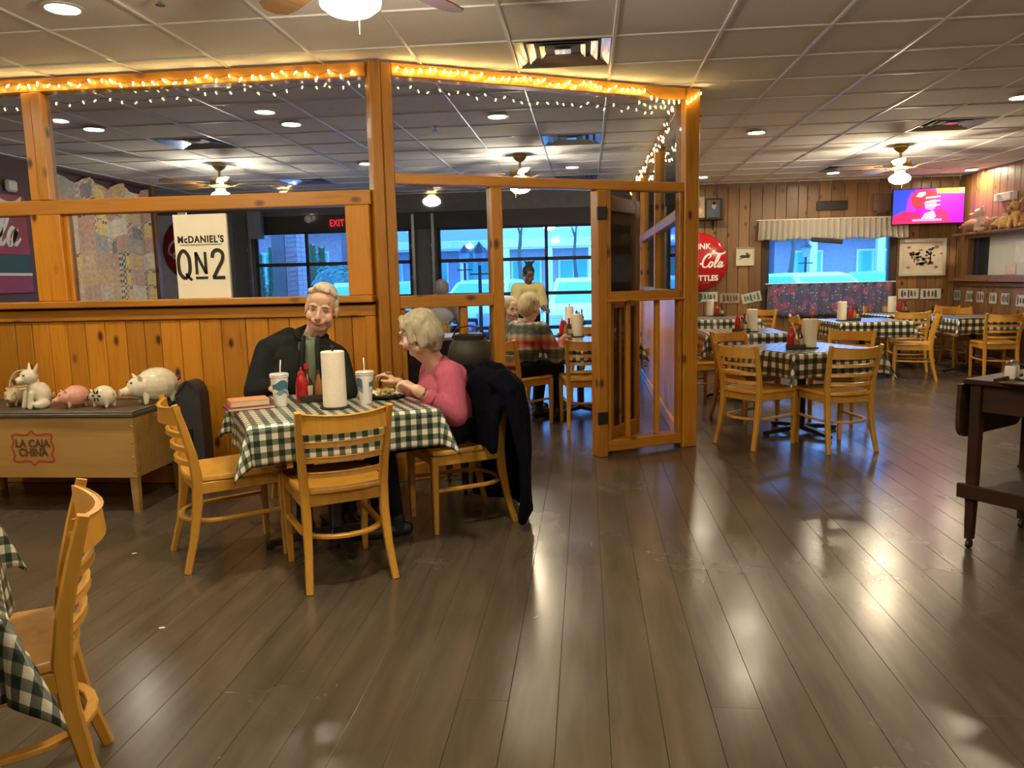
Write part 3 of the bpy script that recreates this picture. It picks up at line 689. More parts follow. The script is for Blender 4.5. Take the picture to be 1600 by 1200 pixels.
table(4.45, 11.45, 8, .36, .36, TR, .2, 'small pedestal table below the framed needlework', 'checked cloth on the table below the framed needlework', cloth_far, 7)
chair(4.45, 12.08, 268, 'chair backed against the wall under the framed needlework')
chair(5.08, 11.85, 205, 'chair in the corner under the television')
table(5.03, 10.55, 4, .40, .40, TR, .2, 'pedestal table along the wall of pinned plates', 'checked cloth on the table by the service opening', cloth_far, 8)
chair(5.0, 9.95, 84, 'chair at the service opening table, back to the aisle')
chair(5.2, 11.18, 268, 'chair at the service opening table, against the pinned plates')
# room beyond the doorway
table(-.06, 7.66, 47, .40, .40, TR, .2, 'pedestal table seen through the doorway', 'checked cloth on the table seen through the doorway', cloth_far, 9)
chair(-.60, 7.06, 48, 'chair under the woman in the striped flannel shirt')
chair(-.62, 8.28, 312, 'chair under the woman with glasses facing the doorway')
chair(-.02, 7.02, 100, 'empty chair at the table just inside the doorway')
table(.10, 9.7, 0, .42, .42, TR, .2, 'pedestal table by the roll-up door', 'checked cloth on the table by the roll-up door', cloth_far, 10)
chair(-.0, 9.02, 95, 'empty chair at the table by the roll-up door')
chair(.62, 9.8, 180, 'empty chair between the roll-up door table and the return partition')
table(-2.05, 10.75, 0, .42, .42, TR, .2, 'pedestal table of the grey-shirted diner', 'checked cloth on the grey-shirted diner\'s table', cloth_far, 11)
chair(-1.98, 10.08, 90, 'chair under the diner in the grey shirt')
# ------------------------------------------------------------------ lettering helpers
def spline(pts, k=6):
    P = [Vector((*p, 0)) if len(p) == 2 else Vector(p) for p in pts]; out = []
    for i in range(len(P)-1):
        a, b, c, d = P[max(i-1,0)], P[i], P[i+1], P[min(i+2,len(P)-1)]
        for j in range(k):
            t = j/k; out.append(.5*((2*b) + (c-a)*t + (2*a-5*b+4*c-d)*t*t + (3*b-a-3*c+d)*t**3))
    return out + [P[-1]]
def ribbon(mb, pts, w0, w1, th=.004, k=6):
    P = spline(pts, k); n = len(P); L, R = [], []
    for i in range(n):
        t = (P[min(i+1,n-1)]-P[max(i-1,0)]).normalized(); nn = Vector((-t.y, t.x, 0)); w = w0 + (w1-w0)*math.sin(PI*i/(n-1))
        L.append(P[i]+nn*w); R.append(P[i]-nn*w)
    rings = [[L[i], R[i], R[i]+Vector((0,0,th)), L[i]+Vector((0,0,th))] for i in range(n)]
    mb.loft(rings)
def soda_script(scale, th=.004):
    mb = MB(); sl = lambda p: ((p[0]+.28*p[1]-.78)*scale, (p[1]-.17)*scale); W = .012*scale, .034*scale
    S = [[(.20,.30),(.25,.37),(.19,.42),(.08,.35),(.01,.20),(.05,.04),(.15,.0),(.27,.09)]]
    for cx in (.345,): S.append([(cx+.05,.15),(cx-.02,.18),(cx-.06,.08),(cx-.02,.0),(cx+.05,.05),(cx+.05,.14),(cx+.10,.15)])
    S.append([(.545,.15),(.49,.18),(.445,.09),(.475,.0),(.55,.05)])
    S.append([(.69,.15),(.63,.18),(.585,.09),(.615,.0),(.675,.05),(.70,.16),(.685,.04),(.72,.0),(.77,.05)])
    S.append([(.79,.10),(.83,.115),(.87,.11)])
    S.append([(1.02,.28),(1.08,.37),(1.02,.43),(.92,.36),(.87,.2),(.91,.04),(1.02,.0),(1.12,.1)])
    S.append([(1.05,.42),(1.18,.47),(1.34,.43),(1.48,.45),(1.55,.52)])
    S.append([(1.22,.15),(1.15,.18),(1.10,.08),(1.14,.0),(1.21,.05),(1.21,.14),(1.25,.15)])
    S.append([(1.27,.04),(1.36,.20),(1.38,.38),(1.33,.41),(1.30,.22),(1.30,.03),(1.35,.0),(1.40,.06)])
    S.append([(1.52,.15),(1.46,.18),(1.42,.09),(1.45,.0),(1.50,.05),(1.53,.16),(1.515,.04),(1.55,.0),(1.61,.07)])
    S.append([(.27,.09),(.20,-.06),(.30,-.10),(.50,-.05),(.62,-.09)])
    for s in S: ribbon(mb, [sl(p) for p in s], *W, th)
    return mb
def disc_sign(name, label, c, r, face, lines):
    # enamel button sign: domed disc facing -y
    t = thing(name, label, 'sign', c, 0, 'round red enamel signs'); Rx = Matrix.Rotation(PI/2, 3, 'X')
    MB().lathe([(r,.0),(r*1.0,.02),(r*.975,.035),(r*.90,.055),(r*.6,.085),(r*.3,.10),(.001,.104)], 56, axis=Rx).build('enamel_disc', red, t, smooth='auto')
    def dome(me):
        for v in me.vertices:
            d = math.hypot(v.co.x, v.co.y)/r; z = np.interp(d, [0,.3,.6,.9,.975,1], [.104,.10,.085,.055,.035,.02]); v.co.z += z + .002
        return me
    for s, sz, y in lines:
        o = place('lettering', dome(text_mesh(s, sz*r, signw, .003, bold=.008*r)), t); o.rotation_euler = (PI/2,0,0)
        for v in o.data.vertices: v.co.y += 0
        o.location = (0,0,y*r)
    o = place('script_lettering', dome(soda_script(r*1.02).mesh('script', signw)), t); o.rotation_euler = (PI/2,0,0); o.location = (0,0,0)
    return t
disc_sign('soda_disc_sign', 'round red enamel soda sign hanging on the pine boards', aty(1090,410,YB-.012), .455, 0, [('DRINK', .26, .52), ('IN BOTTLES', .25, -.55)])
ab = tag(B((-6.55, YB-.02, 1.75), (1.4, .03, 1.5)).build('blue_board', plain('pale_blue_board', (.72,.76,.84), .6)), 'pale blue wall board behind the alcove disc sign', 'board')
disc_sign('soda_disc_sign', 'large round red enamel soda sign on the pale blue board past the quilt', (-6.45, YB-.04, 1.95), .54, 0, [('DRINK', .22, .5)])
# flat rectangular soda sign on the plum wall
yS = atx(28,370,XL).y
t = thing('soda_wall_sign', 'rectangular red soda sign with green band on the plum wall', 'sign', (XL+.012, yS-.72, 1.9))
B((0,0,.12), (.02,1.7,.62), .004).build('red_panel', plain('faded_red', (.32,.05,.06), .35), t)
B((0,0,-.285), (.02,1.7,.19), .004).build('green_band', plain('sign_green', (.03,.09,.06), .4), t)
B((.001,0,-.395), (.02,1.7,.028)).build('white_line', signw, t)
B((0,0,-.50), (.02,1.7,.18), .004).build('red_panel', MATS['faded_red'], t)
o = place('script_lettering', soda_script(.95).mesh('script', signw), t); on_plane(o, (XL+.024,yS-.80,1.98), (0,1,0), (0,0,1))
B((0,0,0), (.05,.16,.12), .02).build('alarm_box', white, None, loc=(XL+.03, yS-.06, 2.42))
tag(bpy.data.objects['alarm_box'], 'small white alarm box high on the plum wall', 'alarm')
# patchwork quilt
def quilt():
    pal = [tuple(min(1, q*1.45) for q in c) if sum(c) > .2 else c for c in [(.42,.30,.24),(.50,.42,.33),(.36,.22,.20),(.30,.31,.30),(.48,.36,.22),(.20,.19,.19),(.55,.50,.40),(.44,.28,.22),(.018,.018,.022),(.60,.45,.20),(.24,.27,.30)]]
    mats = [plain('quilt_cloth_%d' % i, c, .95, var=.25, scale=25) for i, c in enumerate(pal)]
    rnd = random.Random(5); nu, nv, w, h = 96, 88, YQ-.12-atx(76,400,XL).y, 1.72; mb = MB(); V = []
    style = {}
    for j in range(nv+1):
        for i in range(nu+1):
            s, z = i/nu, j/nv
            V.append((.05+.028*math.sin(s*38+.6*math.sin(z*3))+.012*math.sin(s*90), s*w, .95+z*h*(.97+.03*math.sin(s*20))))
    F = []; Mi = []
    for j in range(nv):
        for i in range(nu):
            a = j*(nu+1)+i; pc = (i//12, j//11)
            if pc not in style: style[pc] = (rnd.choice([0,0,1,2,3,4,6,7]), rnd.choice('sssgbg'), rnd.choice([8,8,5,9]))
            st = style[pc]; ii, jj = i % 12, j % 11; tri = None
            if st[1] == 'g' and (ii < 5 or jj > 7):                     # little sawtooth triangles
                F += [(a,a+1,a+nu+2),(a,a+nu+2,a+nu+1)]; k = (ii//2+jj//2) % 2; Mi += [st[2] if k else 6, st[0]]; continue
            m = st[0] if st[1] != 'b' or (3 < ii < 9 and 2 < jj < 8) else (st[0]+3) % 8
            if st[1] == 'g': m = 9 if pc[0] % 2 else st[2]
            F.append((a,a+1,a+nu+2,a+nu+1)); Mi.append(m)
    mb.add(V, F); mb.m = Mi
    t = thing('patchwork_quilt', 'faded patchwork quilt with sawtooth blocks hung in folds', 'quilt', (XL, atx(76,400,XL).y, 0))
    o = mb.build('quilt_cloth', mats, t, smooth=True); s = o.modifiers.new('t','SOLIDIFY'); s.thickness = .006
    w_q = w
    MB().tube([(.05,-.05,2.67),(.05,w_q+.05,2.67)], .012, 8).build('hanging_rod', darkw, t)
quilt()
# cream shop sign standing on the ledge of the half wall
p0, p1 = aty(322,465,PY-.03), aty(320,335,PY+.03)
t = thing('shop_sign', 'cream panel sign with black lettering standing on the ledge', 'sign', (p0.x, PY-.035, 1.262)); sw, sh = .365, .55
B((0,0,sh/2), (sw,.02,sh), .002).build('panel', cream, t)
B((-.12,0,sh+.006), (.06,.012,.02), .002).build('hanger', chrome, t)
sx = Vector((1,0,0)); sz = Vector((0,0,1)); fy = t.location.y-.0115
flat_text('lettering', 'McDANIEL\'S', .062, ink, (p0.x,fy,1.262+.385), sx, sz, t, extr=.001, sx=.86, space=1.15, bold=.0022)
B((0,-.0115,.352), (.285,.002,.004)).build('rule_line', ink, t)
mb = MB()
def stroke2(pts, w): ribbon(mb, pts, w, w, .002, 5)
stroke2([(-.125,.0),(-.16,.045),(-.16,.14),(-.125,.185),(-.09,.14),(-.09,.045),(-.125,.0)], .0115); stroke2([(-.118,.035),(-.10,.012),(-.078,-.008)], .009)
for q in ([(-.040,.03),(-.040,.10),(-.040,.175)], [(-.040,.172),(-.008,.10),(.024,.034)], [(.024,.03),(.024,.10),(.024,.175)]): stroke2(q, .0095)
stroke2([(-.05,.006),(-.008,.006),(.034,.006)], .008)
stroke2([(.072,.135),(.080,.170),(.110,.186),(.142,.165),(.140,.12),(.105,.06),(.073,.006)], .0115); stroke2([(.068,.005),(.11,.005),(.152,.005)], .0105)
on_plane(mb.build('number_lettering', ink, t), (p0.x,fy,1.262+.13), sx, sz)
# needlework, pictures, plates on the pine boards
def framed(name, label, cat, c, X, w, h, fr, fm, bm, blobs, seed, group=None):
    X = Vector(X); Z = Vector((0,0,1)); t = thing(name, label, cat, c, math.atan2(X.y, X.x), group)
    for s in (-1,1): B((s*(w-fr)/2,-.012,0),(fr,.024,h),.004).build('frame_side', fm, t); B((0,-.012,s*(h-fr)/2),(w-2*fr,.024,fr),.004).build('frame_side', fm, t)
    B((0,-.004,0),(w-2*fr,.006,h-2*fr)).build('picture_ground', bm, t)
    rnd = random.Random(seed)
    for cx, cz, r, col in blobs:
        n = 14; pts = [((cx+r[0]*math.cos(2*PI*k/n)*rnd.uniform(.75,1.15))*w, (cz+r[1]*math.sin(2*PI*k/n)*rnd.uniform(.75,1.15))*h) for k in range(n)]
        MB().poly(pts, .0015, frame=(Vector((0,-.0072,0)), Vector((1,0,0)), Vector((0,0,1)))).build('stitched_motif', plain('motif_%d%d%d' % tuple(int(99*q) for q in col), col, .9), t)
    return t
_r = random.Random(12)
framed('framed_needlework', 'white-framed needlework landscape beside the window', 'picture', aty(1441,402,YB-.002), (1,0,0), .68, .56, .055, plain('frame_white', (.50,.46,.38), .5), plain('linen', (.55,.46,.34), .9),
       [(c_[0]+_r.gauss(0,c_[2]), c_[1]+_r.gauss(0,c_[3]), (_r.uniform(.02,.05), _r.uniform(.02,.05)), _r.choice(c_[4])) for c_ in ((-.18,.10,.055,.06,[(.06,.07,.05),(.10,.11,.08)]), (.17,.12,.065,.075,[(.08,.09,.06),(.12,.12,.08)]), (0,-.16,.13,.03,[(.10,.08,.06),(.15,.11,.08)]), (.0,-.02,.07,.04,[(.26,.20,.14),(.16,.14,.10)])) for _k in range(13)]
       + [(-.17,-.06,(.015,.10),(.07,.05,.04)), (.17,-.05,(.018,.12),(.07,.05,.04)), (-.30,.27,(.05,.04),(.2,.17,.12)), (.30,.27,(.05,.04),(.2,.17,.12)), (-.30,-.27,(.05,.04),(.2,.17,.12)), (.30,-.27,(.05,.04),(.2,.17,.12))], 3)
sh = thing('picture_shelf', 'small dark wall shelf above the red disc sign', 'shelf', aty(1100,343,YB-.09))
B((0,0,0),(.56,.17,.02),.004).build('board', darkw, sh)
for x in (-.2,.16): MB().poly([(0,0),(.08,0),(.075,-.03),(.03,-.09),(.0,-.15)], .02, frame=(Vector((x,.085,-.01)),Vector((0,-1,0)),Vector((0,0,1)))).build('bracket', darkw, sh)
framed('portrait_picture', 'dark portrait picture standing on the small shelf', 'picture', aty(1115,326,YB-.08), (1,0,0), .25, .31, .02, darkw, plain('portrait_ground', (.06,.05,.06), .5), [(.02,.15,(.15,.17),(.33,.22,.16)),(-.02,-.22,(.3,.2),(.05,.09,.13)),(.03,.27,(.14,.07),(.07,.05,.04))], 4)
framed('tan_picture', 'tan abstract picture standing on the small shelf', 'picture', aty(1091,324,YB-.08), (1,0,0), .2, .33, .012, plain('tan_frame', (.22,.16,.08), .5), plain('tan_ground', (.34,.26,.14), .6), [(-.05,.1,(.2,.25),(.20,.14,.07)),(.1,-.2,(.2,.15),(.45,.38,.25)),(-.2,-.3,(.1,.1),(.15,.1,.05))], 5)
framed('ink_sketch', 'cream paper with black sketch pinned beside the disc sign', 'poster', aty(1164,401,YB-.002), (1,0,0), .28, .28, .008, plain('paper_edge', (.6,.55,.42), .8), plain('old_paper', (.62,.57,.42), .9), [(-.1,.0,(.2,.09),(.05,.05,.05)),(.15,.02,(.15,.12),(.06,.06,.05)),(.1,.18,(.1,.04),(.08,.08,.07)),(-.25,-.12,(.1,.03),(.1,.1,.09))], 6)
def plate(label, c, X, tilt, ground, mark, w=.30, h=.15, seed=0):
    rnd = random.Random(seed); X = Vector(X); t = thing('licence_plate', label, 'plate', c, math.atan2(X.y, X.x), 'old plates and cards fixed to the pine boards'); t.rotation_euler[1] = tilt
    B((0,-.004,0),(w,.006,h),.002).build('metal_plate', ground, t)
    x = -w*.36
    while x < w*.36:
        ww = rnd.uniform(.02,.045); hh = h*rnd.uniform(.25,.45)
        MB().poly([(x,-hh*rnd.uniform(.6,1)),(x+ww*.5,-hh*.7),(x+ww,-hh),(x+ww*.9,hh*.3),(x+ww*.6,hh),(x,hh*rnd.uniform(.5,1))], .0012, frame=(Vector((0,-.0072,0)),Vector((1,0,0)),Vector((0,0,1)))).build('worn_mark', mark, t); x += ww + rnd.uniform(.008,.03)
    for s in (-1,1): MB().lathe([(.0,0),(.006,0),(.005,.003),(.0,.004)], 8, (s*w*.42,-.0075,h*.38), axis=Matrix.Rotation(PI/2,3,'X')).build('screw', chrome, t)
pg = plain('plate_white', (.52,.50,.44), .5); pgr = plain('plate_tan', (.36,.26,.15), .5); mk = plain('plate_mark', (.06,.065,.06), .6); mg = plain('plate_green', (.05,.14,.10), .6)
for (u, v), lb, ti, g, m in (((1080,466),'dark worn plate at the foot of the disc sign',0,pgr,mk), ((1106,464),'white plate with green marks under the disc sign',.0,pg,mg), ((1140,466),'tan faded plate between two white ones',.0,pgr,mk), ((1174,465),'tilted white plate with green marks',-.2,pg,mg), ((1419,459),'white plate with dark figures under the needlework',0,pg,mk), ((1454,459),'white plate with a dark triangle under the needlework',0,pg,mk)):
    plate(lb, aty(u, v, YB-.002), (1,0,0), ti, g, m, .30, .155, seed=u)
for i, (u, v) in enumerate(((1496,461),(1515,463),(1532,464),(1552,466),(1571,467),(1595,470))):
    plate(['pale plate at the corner of the pinned row below the ledge','second plate from the corner below the ledge','third plate from the corner below the ledge','fourth plate from the corner below the ledge','fifth plate from the corner below the ledge','sixth plate from the corner, by the service opening table'][i], atx(u, v, XR-.004), (0,-1,0), 0, pg if i else plain('plate_grey', (.30,.34,.32), .5), mk, .2, .15, seed=i)
# television
p = aty(1450,322,YB-.21); t = thing('television', 'wall-mounted television showing a helmeted football player', 'television', p, math.radians(-7)); w, h = .98, .52
B((0,.02,0),(w,.05,h),.006).build('casing', black, t); B((0,.095,0),(.25,.10,.2),.004).build('wall_bracket', black, t)
def tvp(name, pts, col, k, es=.36):
    MB().poly([((x-.5)*(w-.02), (y-.5)*(h-.02)) for x, y in pts], .0012, frame=(Vector((0,-.006-k*.0013,0)),Vector((1,0,0)),Vector((0,0,1)))).build(name, emis('screen_%s_%d' % (name, k), col, es), t)
tvp('screen', [(0,0),(1,0),(1,1),(0,1)], (.50,.0,.55), 0); tvp('blue_area', [(0,0),(.3,0),(.3,1),(0,1)], (.02,.05,.75), 1)
tvp('crowd_glow', [(.18,.3),(.3,.25),(.34,.75),(.26,.95),(.2,.7)], (.30,.02,.55), 2); tvp('yellow_band', [(.62,.86),(1,.84),(1,1),(.60,1)], (.85,.60,.05), 2)
tvp('jersey', [(0,.0),(0,.22),(.14,.36),(.34,.34),(.45,.2),(.58,.3),(.68,.45),(.76,.34),(.82,.0)], (.85,.01,.10), 3); tvp('collar_white', [(.40,.12),(.46,.3),(.58,.36),(.62,.2),(.56,.08)], (.45,.30,.85), 4)
tvp('helmet', [(.27,.55),(.25,.75),(.32,.92),(.45,.98),(.58,.95),(.63,.8),(.6,.7),(.44,.62),(.42,.45),(.34,.42)], (.80,.02,.03), 5)
tvp('helmet_emblem', [(.32,.78),(.36,.90),(.45,.92),(.46,.84),(.40,.76)], (.35,.55,.95), 6); tvp('face', [(.44,.62),(.6,.7),(.62,.5),(.56,.36),(.46,.42)], (.30,.20,.50), 6)
for i, y in enumerate((.74,.62,.5)): tvp('face_guard', [(.46,y-.03),(.66,y+.01),(.67,y+.05),(.46,y+.02)], (.35,.55,.95), 7)
tvp('caption_strip', [(.28,.06),(.7,.06),(.7,.13),(.28,.13)], (.30,.25,.50), 7, .3); tvp('corner_mark', [(.93,.9),(.98,.9),(.98,.97),(.93,.97)], (.6,.65,.5), 5)
# other things on those walls
def wallbox(name, label, cat, c, size, mat, rz=0, extra=None):
    t = thing(name, label, cat, c, rz); B((0,0,0), size, .006).build('body', mat, t)
    for nm, c2, s2, m2 in (extra or []): B(c2, s2, .003).build(nm, m2, t)
    return t
wallbox('black_plaque', 'black oblong plaque above the curtain valance', 'plaque', aty(1300,321,YB-.012), (.46,.02,.14), black, 0, [('rim',(0,-.008,.064),(.46,.012,.012),darkm)])
wallbox('brown_plaque', 'brown wooden plaque beside the television', 'plaque', aty(1378,316,YB-.02), (.26,.03,.26), plain('plaque_brown', (.13,.07,.05), .6), 0, [('base',(0,-.01,-.14),(.14,.03,.04),MATS['plaque_brown'])])
wallbox('hanging_board', 'dark slanted board showing under the valance', 'board', aty(1292,376,YB-.14), (.46,.04,.07), darkm, .0, [('edge',(0,-.022,-.025),(.46,.008,.015),black)]).rotation_euler[1] = .1
wallbox('emergency_light', 'white twin-head emergency light on the side wall', 'emergency light', atx(1573,307,XR-.03), (.06,.42,.11), white, 0, [('lamp_head',(-.04,-.16,.0),(.05,.09,.09),trimw),('lamp_head',(-.04,.16,.0),(.05,.09,.09),trimw)])
wallbox('thermostat', 'small grey thermostat above the toy shelf', 'thermostat', atx(1571,341,XR-.015), (.03,.10,.14), plain('thermo', (.40,.40,.38), .5), 0, [('dial',(-.017,0,.02),(.006,.06,.05),darkm)])
# curtains of the window
def curtain(name, label, x0, x1, z0, z1, y, mat, folds, amp, part):
    t = thing(name, label, 'curtain', ((x0+x1)/2, y, z0)); n = folds*8; mb = MB(); V = []; m = 10; w = x1-x0
    for j in range(m+1):
        for i in range(n+1):
            s = i/n; f = j/m; V.append((-w/2+w*s*(1)+.03*(1-f)*(s-.5), amp*(1.25-.5*f)*math.sin(2*PI*folds*s+1.3*math.sin(7*s)), (z1-z0)*f+.012*(1-f)*math.sin(s*31)))
    mb.add(V, [(j*(n+1)+i, j*(n+1)+i+1, (j+1)*(n+1)+i+1, (j+1)*(n+1)+i) for j in range(m) for i in range(n)])
    o = mb.build(part, mat, t, smooth=True); s = o.modifiers.new('t','SOLIDIFY'); s.thickness = .003
    MB().tube([(-w/2-.04,0,z1-z0),(w/2+.04,0,z1-z0)], .009, 8).build('curtain_rod', white, t); return t
def sheer(name, col, tr):
    m, nt, b, L = new_mat(name); b.inputs['Base Color'].default_value = (*col,1); b.inputs['Roughness'].default_value = .9
    tl = N(nt,'ShaderNodeBsdfTranslucent'); tl.inputs[0].default_value = (*col,1); mx = N(nt,'ShaderNodeMixShader'); mx.inputs[0].default_value = tr
    L(b.outputs[0], mx.inputs[1]); L(tl.outputs[0], mx.inputs[2]); L(mx.outputs[0], nt.nodes['Material Output'].inputs[0]); return m, nt, b, L, tl
vm_ = sheer('lace_valance', (.72,.66,.55), .5)[0]
fm, nt, b, L, tl = sheer('flowered_cotton', (.2,.2,.3), .45)
tc = N(nt,'ShaderNodeTexCoord'); v1 = N(nt,'ShaderNodeTexVoronoi', Scale=6.5); v2 = N(nt,'ShaderNodeTexVoronoi', Scale=20.0); L(tc.outputs['Object'], v1.inputs['Vector']); L(tc.outputs['Object'], v2.inputs['Vector'])
r1 = ramp(nt, [(.0,(.62,.16,.18)),(.3,(.48,.20,.26)),(.42,(.20,.19,.27))]); L(v1.outputs['Distance'], r1.inputs[0]); r2 = ramp(nt, [(.16,(1,1,1)),(.26,(0,0,0))]); L(v2.outputs['Distance'], r2.inputs[0])
mx = N(nt,'ShaderNodeMix', data_type='RGBA'); L(r2.outputs[0], mx.inputs['Factor']); L(r1.outputs[0], mx.inputs[6]); mx.inputs[7].default_value = (.75,.72,.75,1); L(mx.outputs[2], b.inputs['Base Color']); L(mx.outputs[2], tl.inputs[0])
curtain('lace_valance', 'gathered cream valance across the top of the window', 2.66, 4.86, 1.83, 2.14, YB-.09, vm_, 26, .022, 'valance_cloth')
curtain('flowered_curtain', 'blue and red flowered half curtain across the window', 2.82, 4.68, .66, 1.17, YB-.05, fm, 12, .022, 'curtain_cloth')
# loudspeaker, exit sign, emergency heads on the roll-up door wall
t = thing('loudspeaker', 'dark loudspeaker hung beside the roll-up door', 'loudspeaker', aty(398,352,YB-.6), .35)
MB().poly([(-.10,-.1),(.10,-.1),(.13,.08),(.09,.12),(-.09,.12),(-.13,.08)], .42, frame=(Vector((0,0,-.21)),Vector((1,0,0)),Vector((0,1,0)))).build('cabinet', plain('speaker_blue', (.10,.13,.18), .5), t)
B((0,-.105,0),(.18,.012,.38),.004).build('grille', plain('speaker_grille', (.13,.17,.24), .7), t); B((0,.33,.05),(.03,.44,.03),.003).build('mount_arm', black, t)
p = aty(527,349,YB-.06); t = thing('exit_sign', 'red illuminated exit sign above the roll-up door', 'exit sign', p); B((0,0,0),(.30,.04,.18),.004).build('housing', plain('exit_red', (.10,.008,.01), .5), t)
flat_text('lettering', 'EXIT', .15, emis('exit_glow', (1,.02,.04), .45), (p.x,p.y-.022,p.z), sx, sz, t, extr=.001, sx=.8, bold=.002)
p = aty(484,340,YB-.10); t = thing('spot_lamp', 'small lit spot lamp above the roll-up door', 'lamp', p); MB().lathe([(.0,.0),(.05,.0),(.062,.05),(.06,.10),(.02,.14),(.0,.14)], 16, axis=Matrix.Rotation(PI*.62,3,'X')).build('lamp_head', white, t, smooth='auto')
MB().lathe([(.0,-.002),(.048,-.002),(.048,.0),(.0,.0)], 16, axis=Matrix.Rotation(PI*.62,3,'X')).build('lamp_lens', emis('spot_lens', (1,.86,.62), 3), t); B((0,.05,.06),(.28,.03,.02),.003).build('track', chrome, t)

# ------------------------------------------------------------------ table settings
def paper_cup(loc, label):
    t = thing('foam_cup', label, 'cup', loc, random.uniform(0,6), 'foam cups with straws')
    MB().lathe([(.0,.0),(.029,.0),(.030,.004),(.0445,.150),(.0475,.151),(.0475,.157),(.043,.157),(.041,.145),(.0,.145)], 28).build('cup_body', plain('foam_white', (.80,.78,.72), .6, var=.02), t, smooth='auto')
    MB().lathe([(.0,.158),(.047,.158),(.049,.162),(.045,.168),(.0,.169)], 24).build('lid', plain('lid_clear', (.72,.72,.70), .3), t, smooth='auto')
    MB().tube([(.005,0,.15),(.008,.0,.2),(.012,0,.235)], .0035, 8).build('straw', plain('straw_white', (.8,.78,.74), .4), t, smooth=True)
    wv = plain('wave_blue', (.05,.17,.26), .5); wl = plain('wave_teal', (.16,.35,.42), .5)
    rr = lambda z: .030+.0145*(z-.004)/.146+.0006
    for k in range(2):
        for nm, zz0, zz1, m in (('wave_print', .085, .125, wv), ('wave_print', .062, .078, wl)):
            mb = MB(); rows = []
            for i in range(13):
                a = k*PI + .3 + i/12*2.3; top = zz1 - .012*math.sin(i*.5+k); bot = zz0 + .006*math.sin(i*.9)
                rows.append([(rr(bot)*math.cos(a), rr(bot)*math.sin(a), bot), (rr(top)*math.cos(a), rr(top)*math.sin(a), top)])
            mb.loft(rows, caps=False, closed=False).build(nm, m, t, smooth=True)
def towel_roll(loc, label, h=.27, r=.056):
    t = thing('paper_towel_roll', label, 'paper towel', loc, 0, 'paper towel rolls on upright holders')
    MB().lathe([(.0,0),(.075,0),(.075,.008),(.0,.010)], 20).build('holder_base', black, t, smooth='auto')
    MB().lathe([(.018,.010),(r,.010),(r+.001,.02),(r,h-.004),(r-.004,h),(.020,h),(.018,h-.01),(.018,.02)], 28).build('roll', paper, t, smooth='auto')
    MB().tube([(0,0,.01),(0,0,h+.018)], .006, 8).build('spindle', black, t); MB().ell((0,0,h+.022), .009, n=8, m=6).build('knob', black, t, smooth=True)
def bottle(name, loc, label, prof, cap, mat, capm, lab=None, labm=None, group='sauce bottles in the table caddies'):
    t = thing(name, label, 'bottle', loc, 0, group); MB().lathe(prof, 16).build('bottle_body', mat, t, smooth='auto'); MB().lathe(cap, 12).build('cap', capm, t, smooth='auto')
    if lab: MB().lathe(lab, 16).build('label_band', labm, t, smooth='auto')
ket = plain('ketchup_red', (.42,.012,.012), .2, coat=.4); sauce = plain('sauce_brown', (.07,.022,.010), .15, coat=.4); pepper = plain('sauce_amber', (.28,.12,.03), .15, coat=.4); labm = plain('bottle_label', (.55,.48,.35), .6); capr = plain('cap_red', (.40,.02,.02), .4); caddym = plain('caddy_dark', (.03,.022,.018), .5)
def ketchup(loc, lb): bottle('ketchup_bottle', loc, lb, [(.0,0),(.030,.0),(.032,.01),(.031,.10),(.024,.13),(.018,.142),(.0,.142)], [(.0,.142),(.019,.142),(.017,.16),(.007,.165),(.005,.185),(.0,.185)], ket, capr)
def brownb(loc, lb): bottle('sauce_bottle', loc, lb, [(.0,0),(.026,.0),(.028,.008),(.028,.085),(.012,.125),(.010,.16),(.0,.16)], [(.0,.16),(.0125,.16),(.0125,.185),(.0,.187)], sauce, capr, [(.0285,.02),(.0287,.021),(.0287,.07),(.0285,.071)], labm)
def amberb(loc, lb): bottle('pepper_bottle', loc, lb, [(.0,0),(.022,.0),(.024,.008),(.023,.075),(.011,.105),(.009,.13),(.0,.13)], [(.0,.13),(.011,.13),(.011,.15),(.0,.152)], pepper, plain('cap_dark', (.03,.03,.03), .4))
def caddy(loc, label, rz=0.0):
    t = thing('table_caddy', label, 'caddy', loc, rz, 'condiment caddies on the tables'); B((0,0,.006),(.15,.12,.012),.003).build('tray', caddym, t)
    for s in (-1,1): B((s*.072,0,.024),(.006,.12,.028),.002).build('side', caddym, t); B((0,s*.058,.024),(.14,.006,.028),.002).build('side', caddym, t)
def jar(loc, label):
    t = thing('shaker_jar', label, 'shaker', loc, 0, 'glass shakers'); MB().lathe([(.0,0),(.022,0),(.024,.01),(.022,.055),(.019,.062),(.0,.062)], 14).build('glass_body', plain('salt_glass', (.62,.60,.54), .15), t, smooth='auto')
    MB().lathe([(.0,.062),(.021,.062),(.021,.072),(.012,.080),(.0,.081)], 14).build('lid', chrome, t, smooth='auto')
TT = TH+.0065
A = lambda u, v, z=TT: atz(u, v, z)
paper_cup(A(439,634), 'foam cup with blue wave print and straw in front of the man'); paper_cup(A(572,630), 'foam cup with blue wave print and straw in front of the woman')
towel_roll(A(524,637), 'tall paper towel roll on the occupied table', .285, .058)
cb = A(490,626); caddy(cb, 'dark condiment caddy on the occupied table', .5); zc = Vector((0,0,.0125))
ketchup(A(473,628), 'red ketchup bottle on the occupied table'); brownb(cb+zc+Vector((-.03,.0,0)), 'brown sauce bottle with pale label on the occupied table'); amberb(cb+zc+Vector((.028,.015,0)), 'amber pepper bottle on the occupied table')
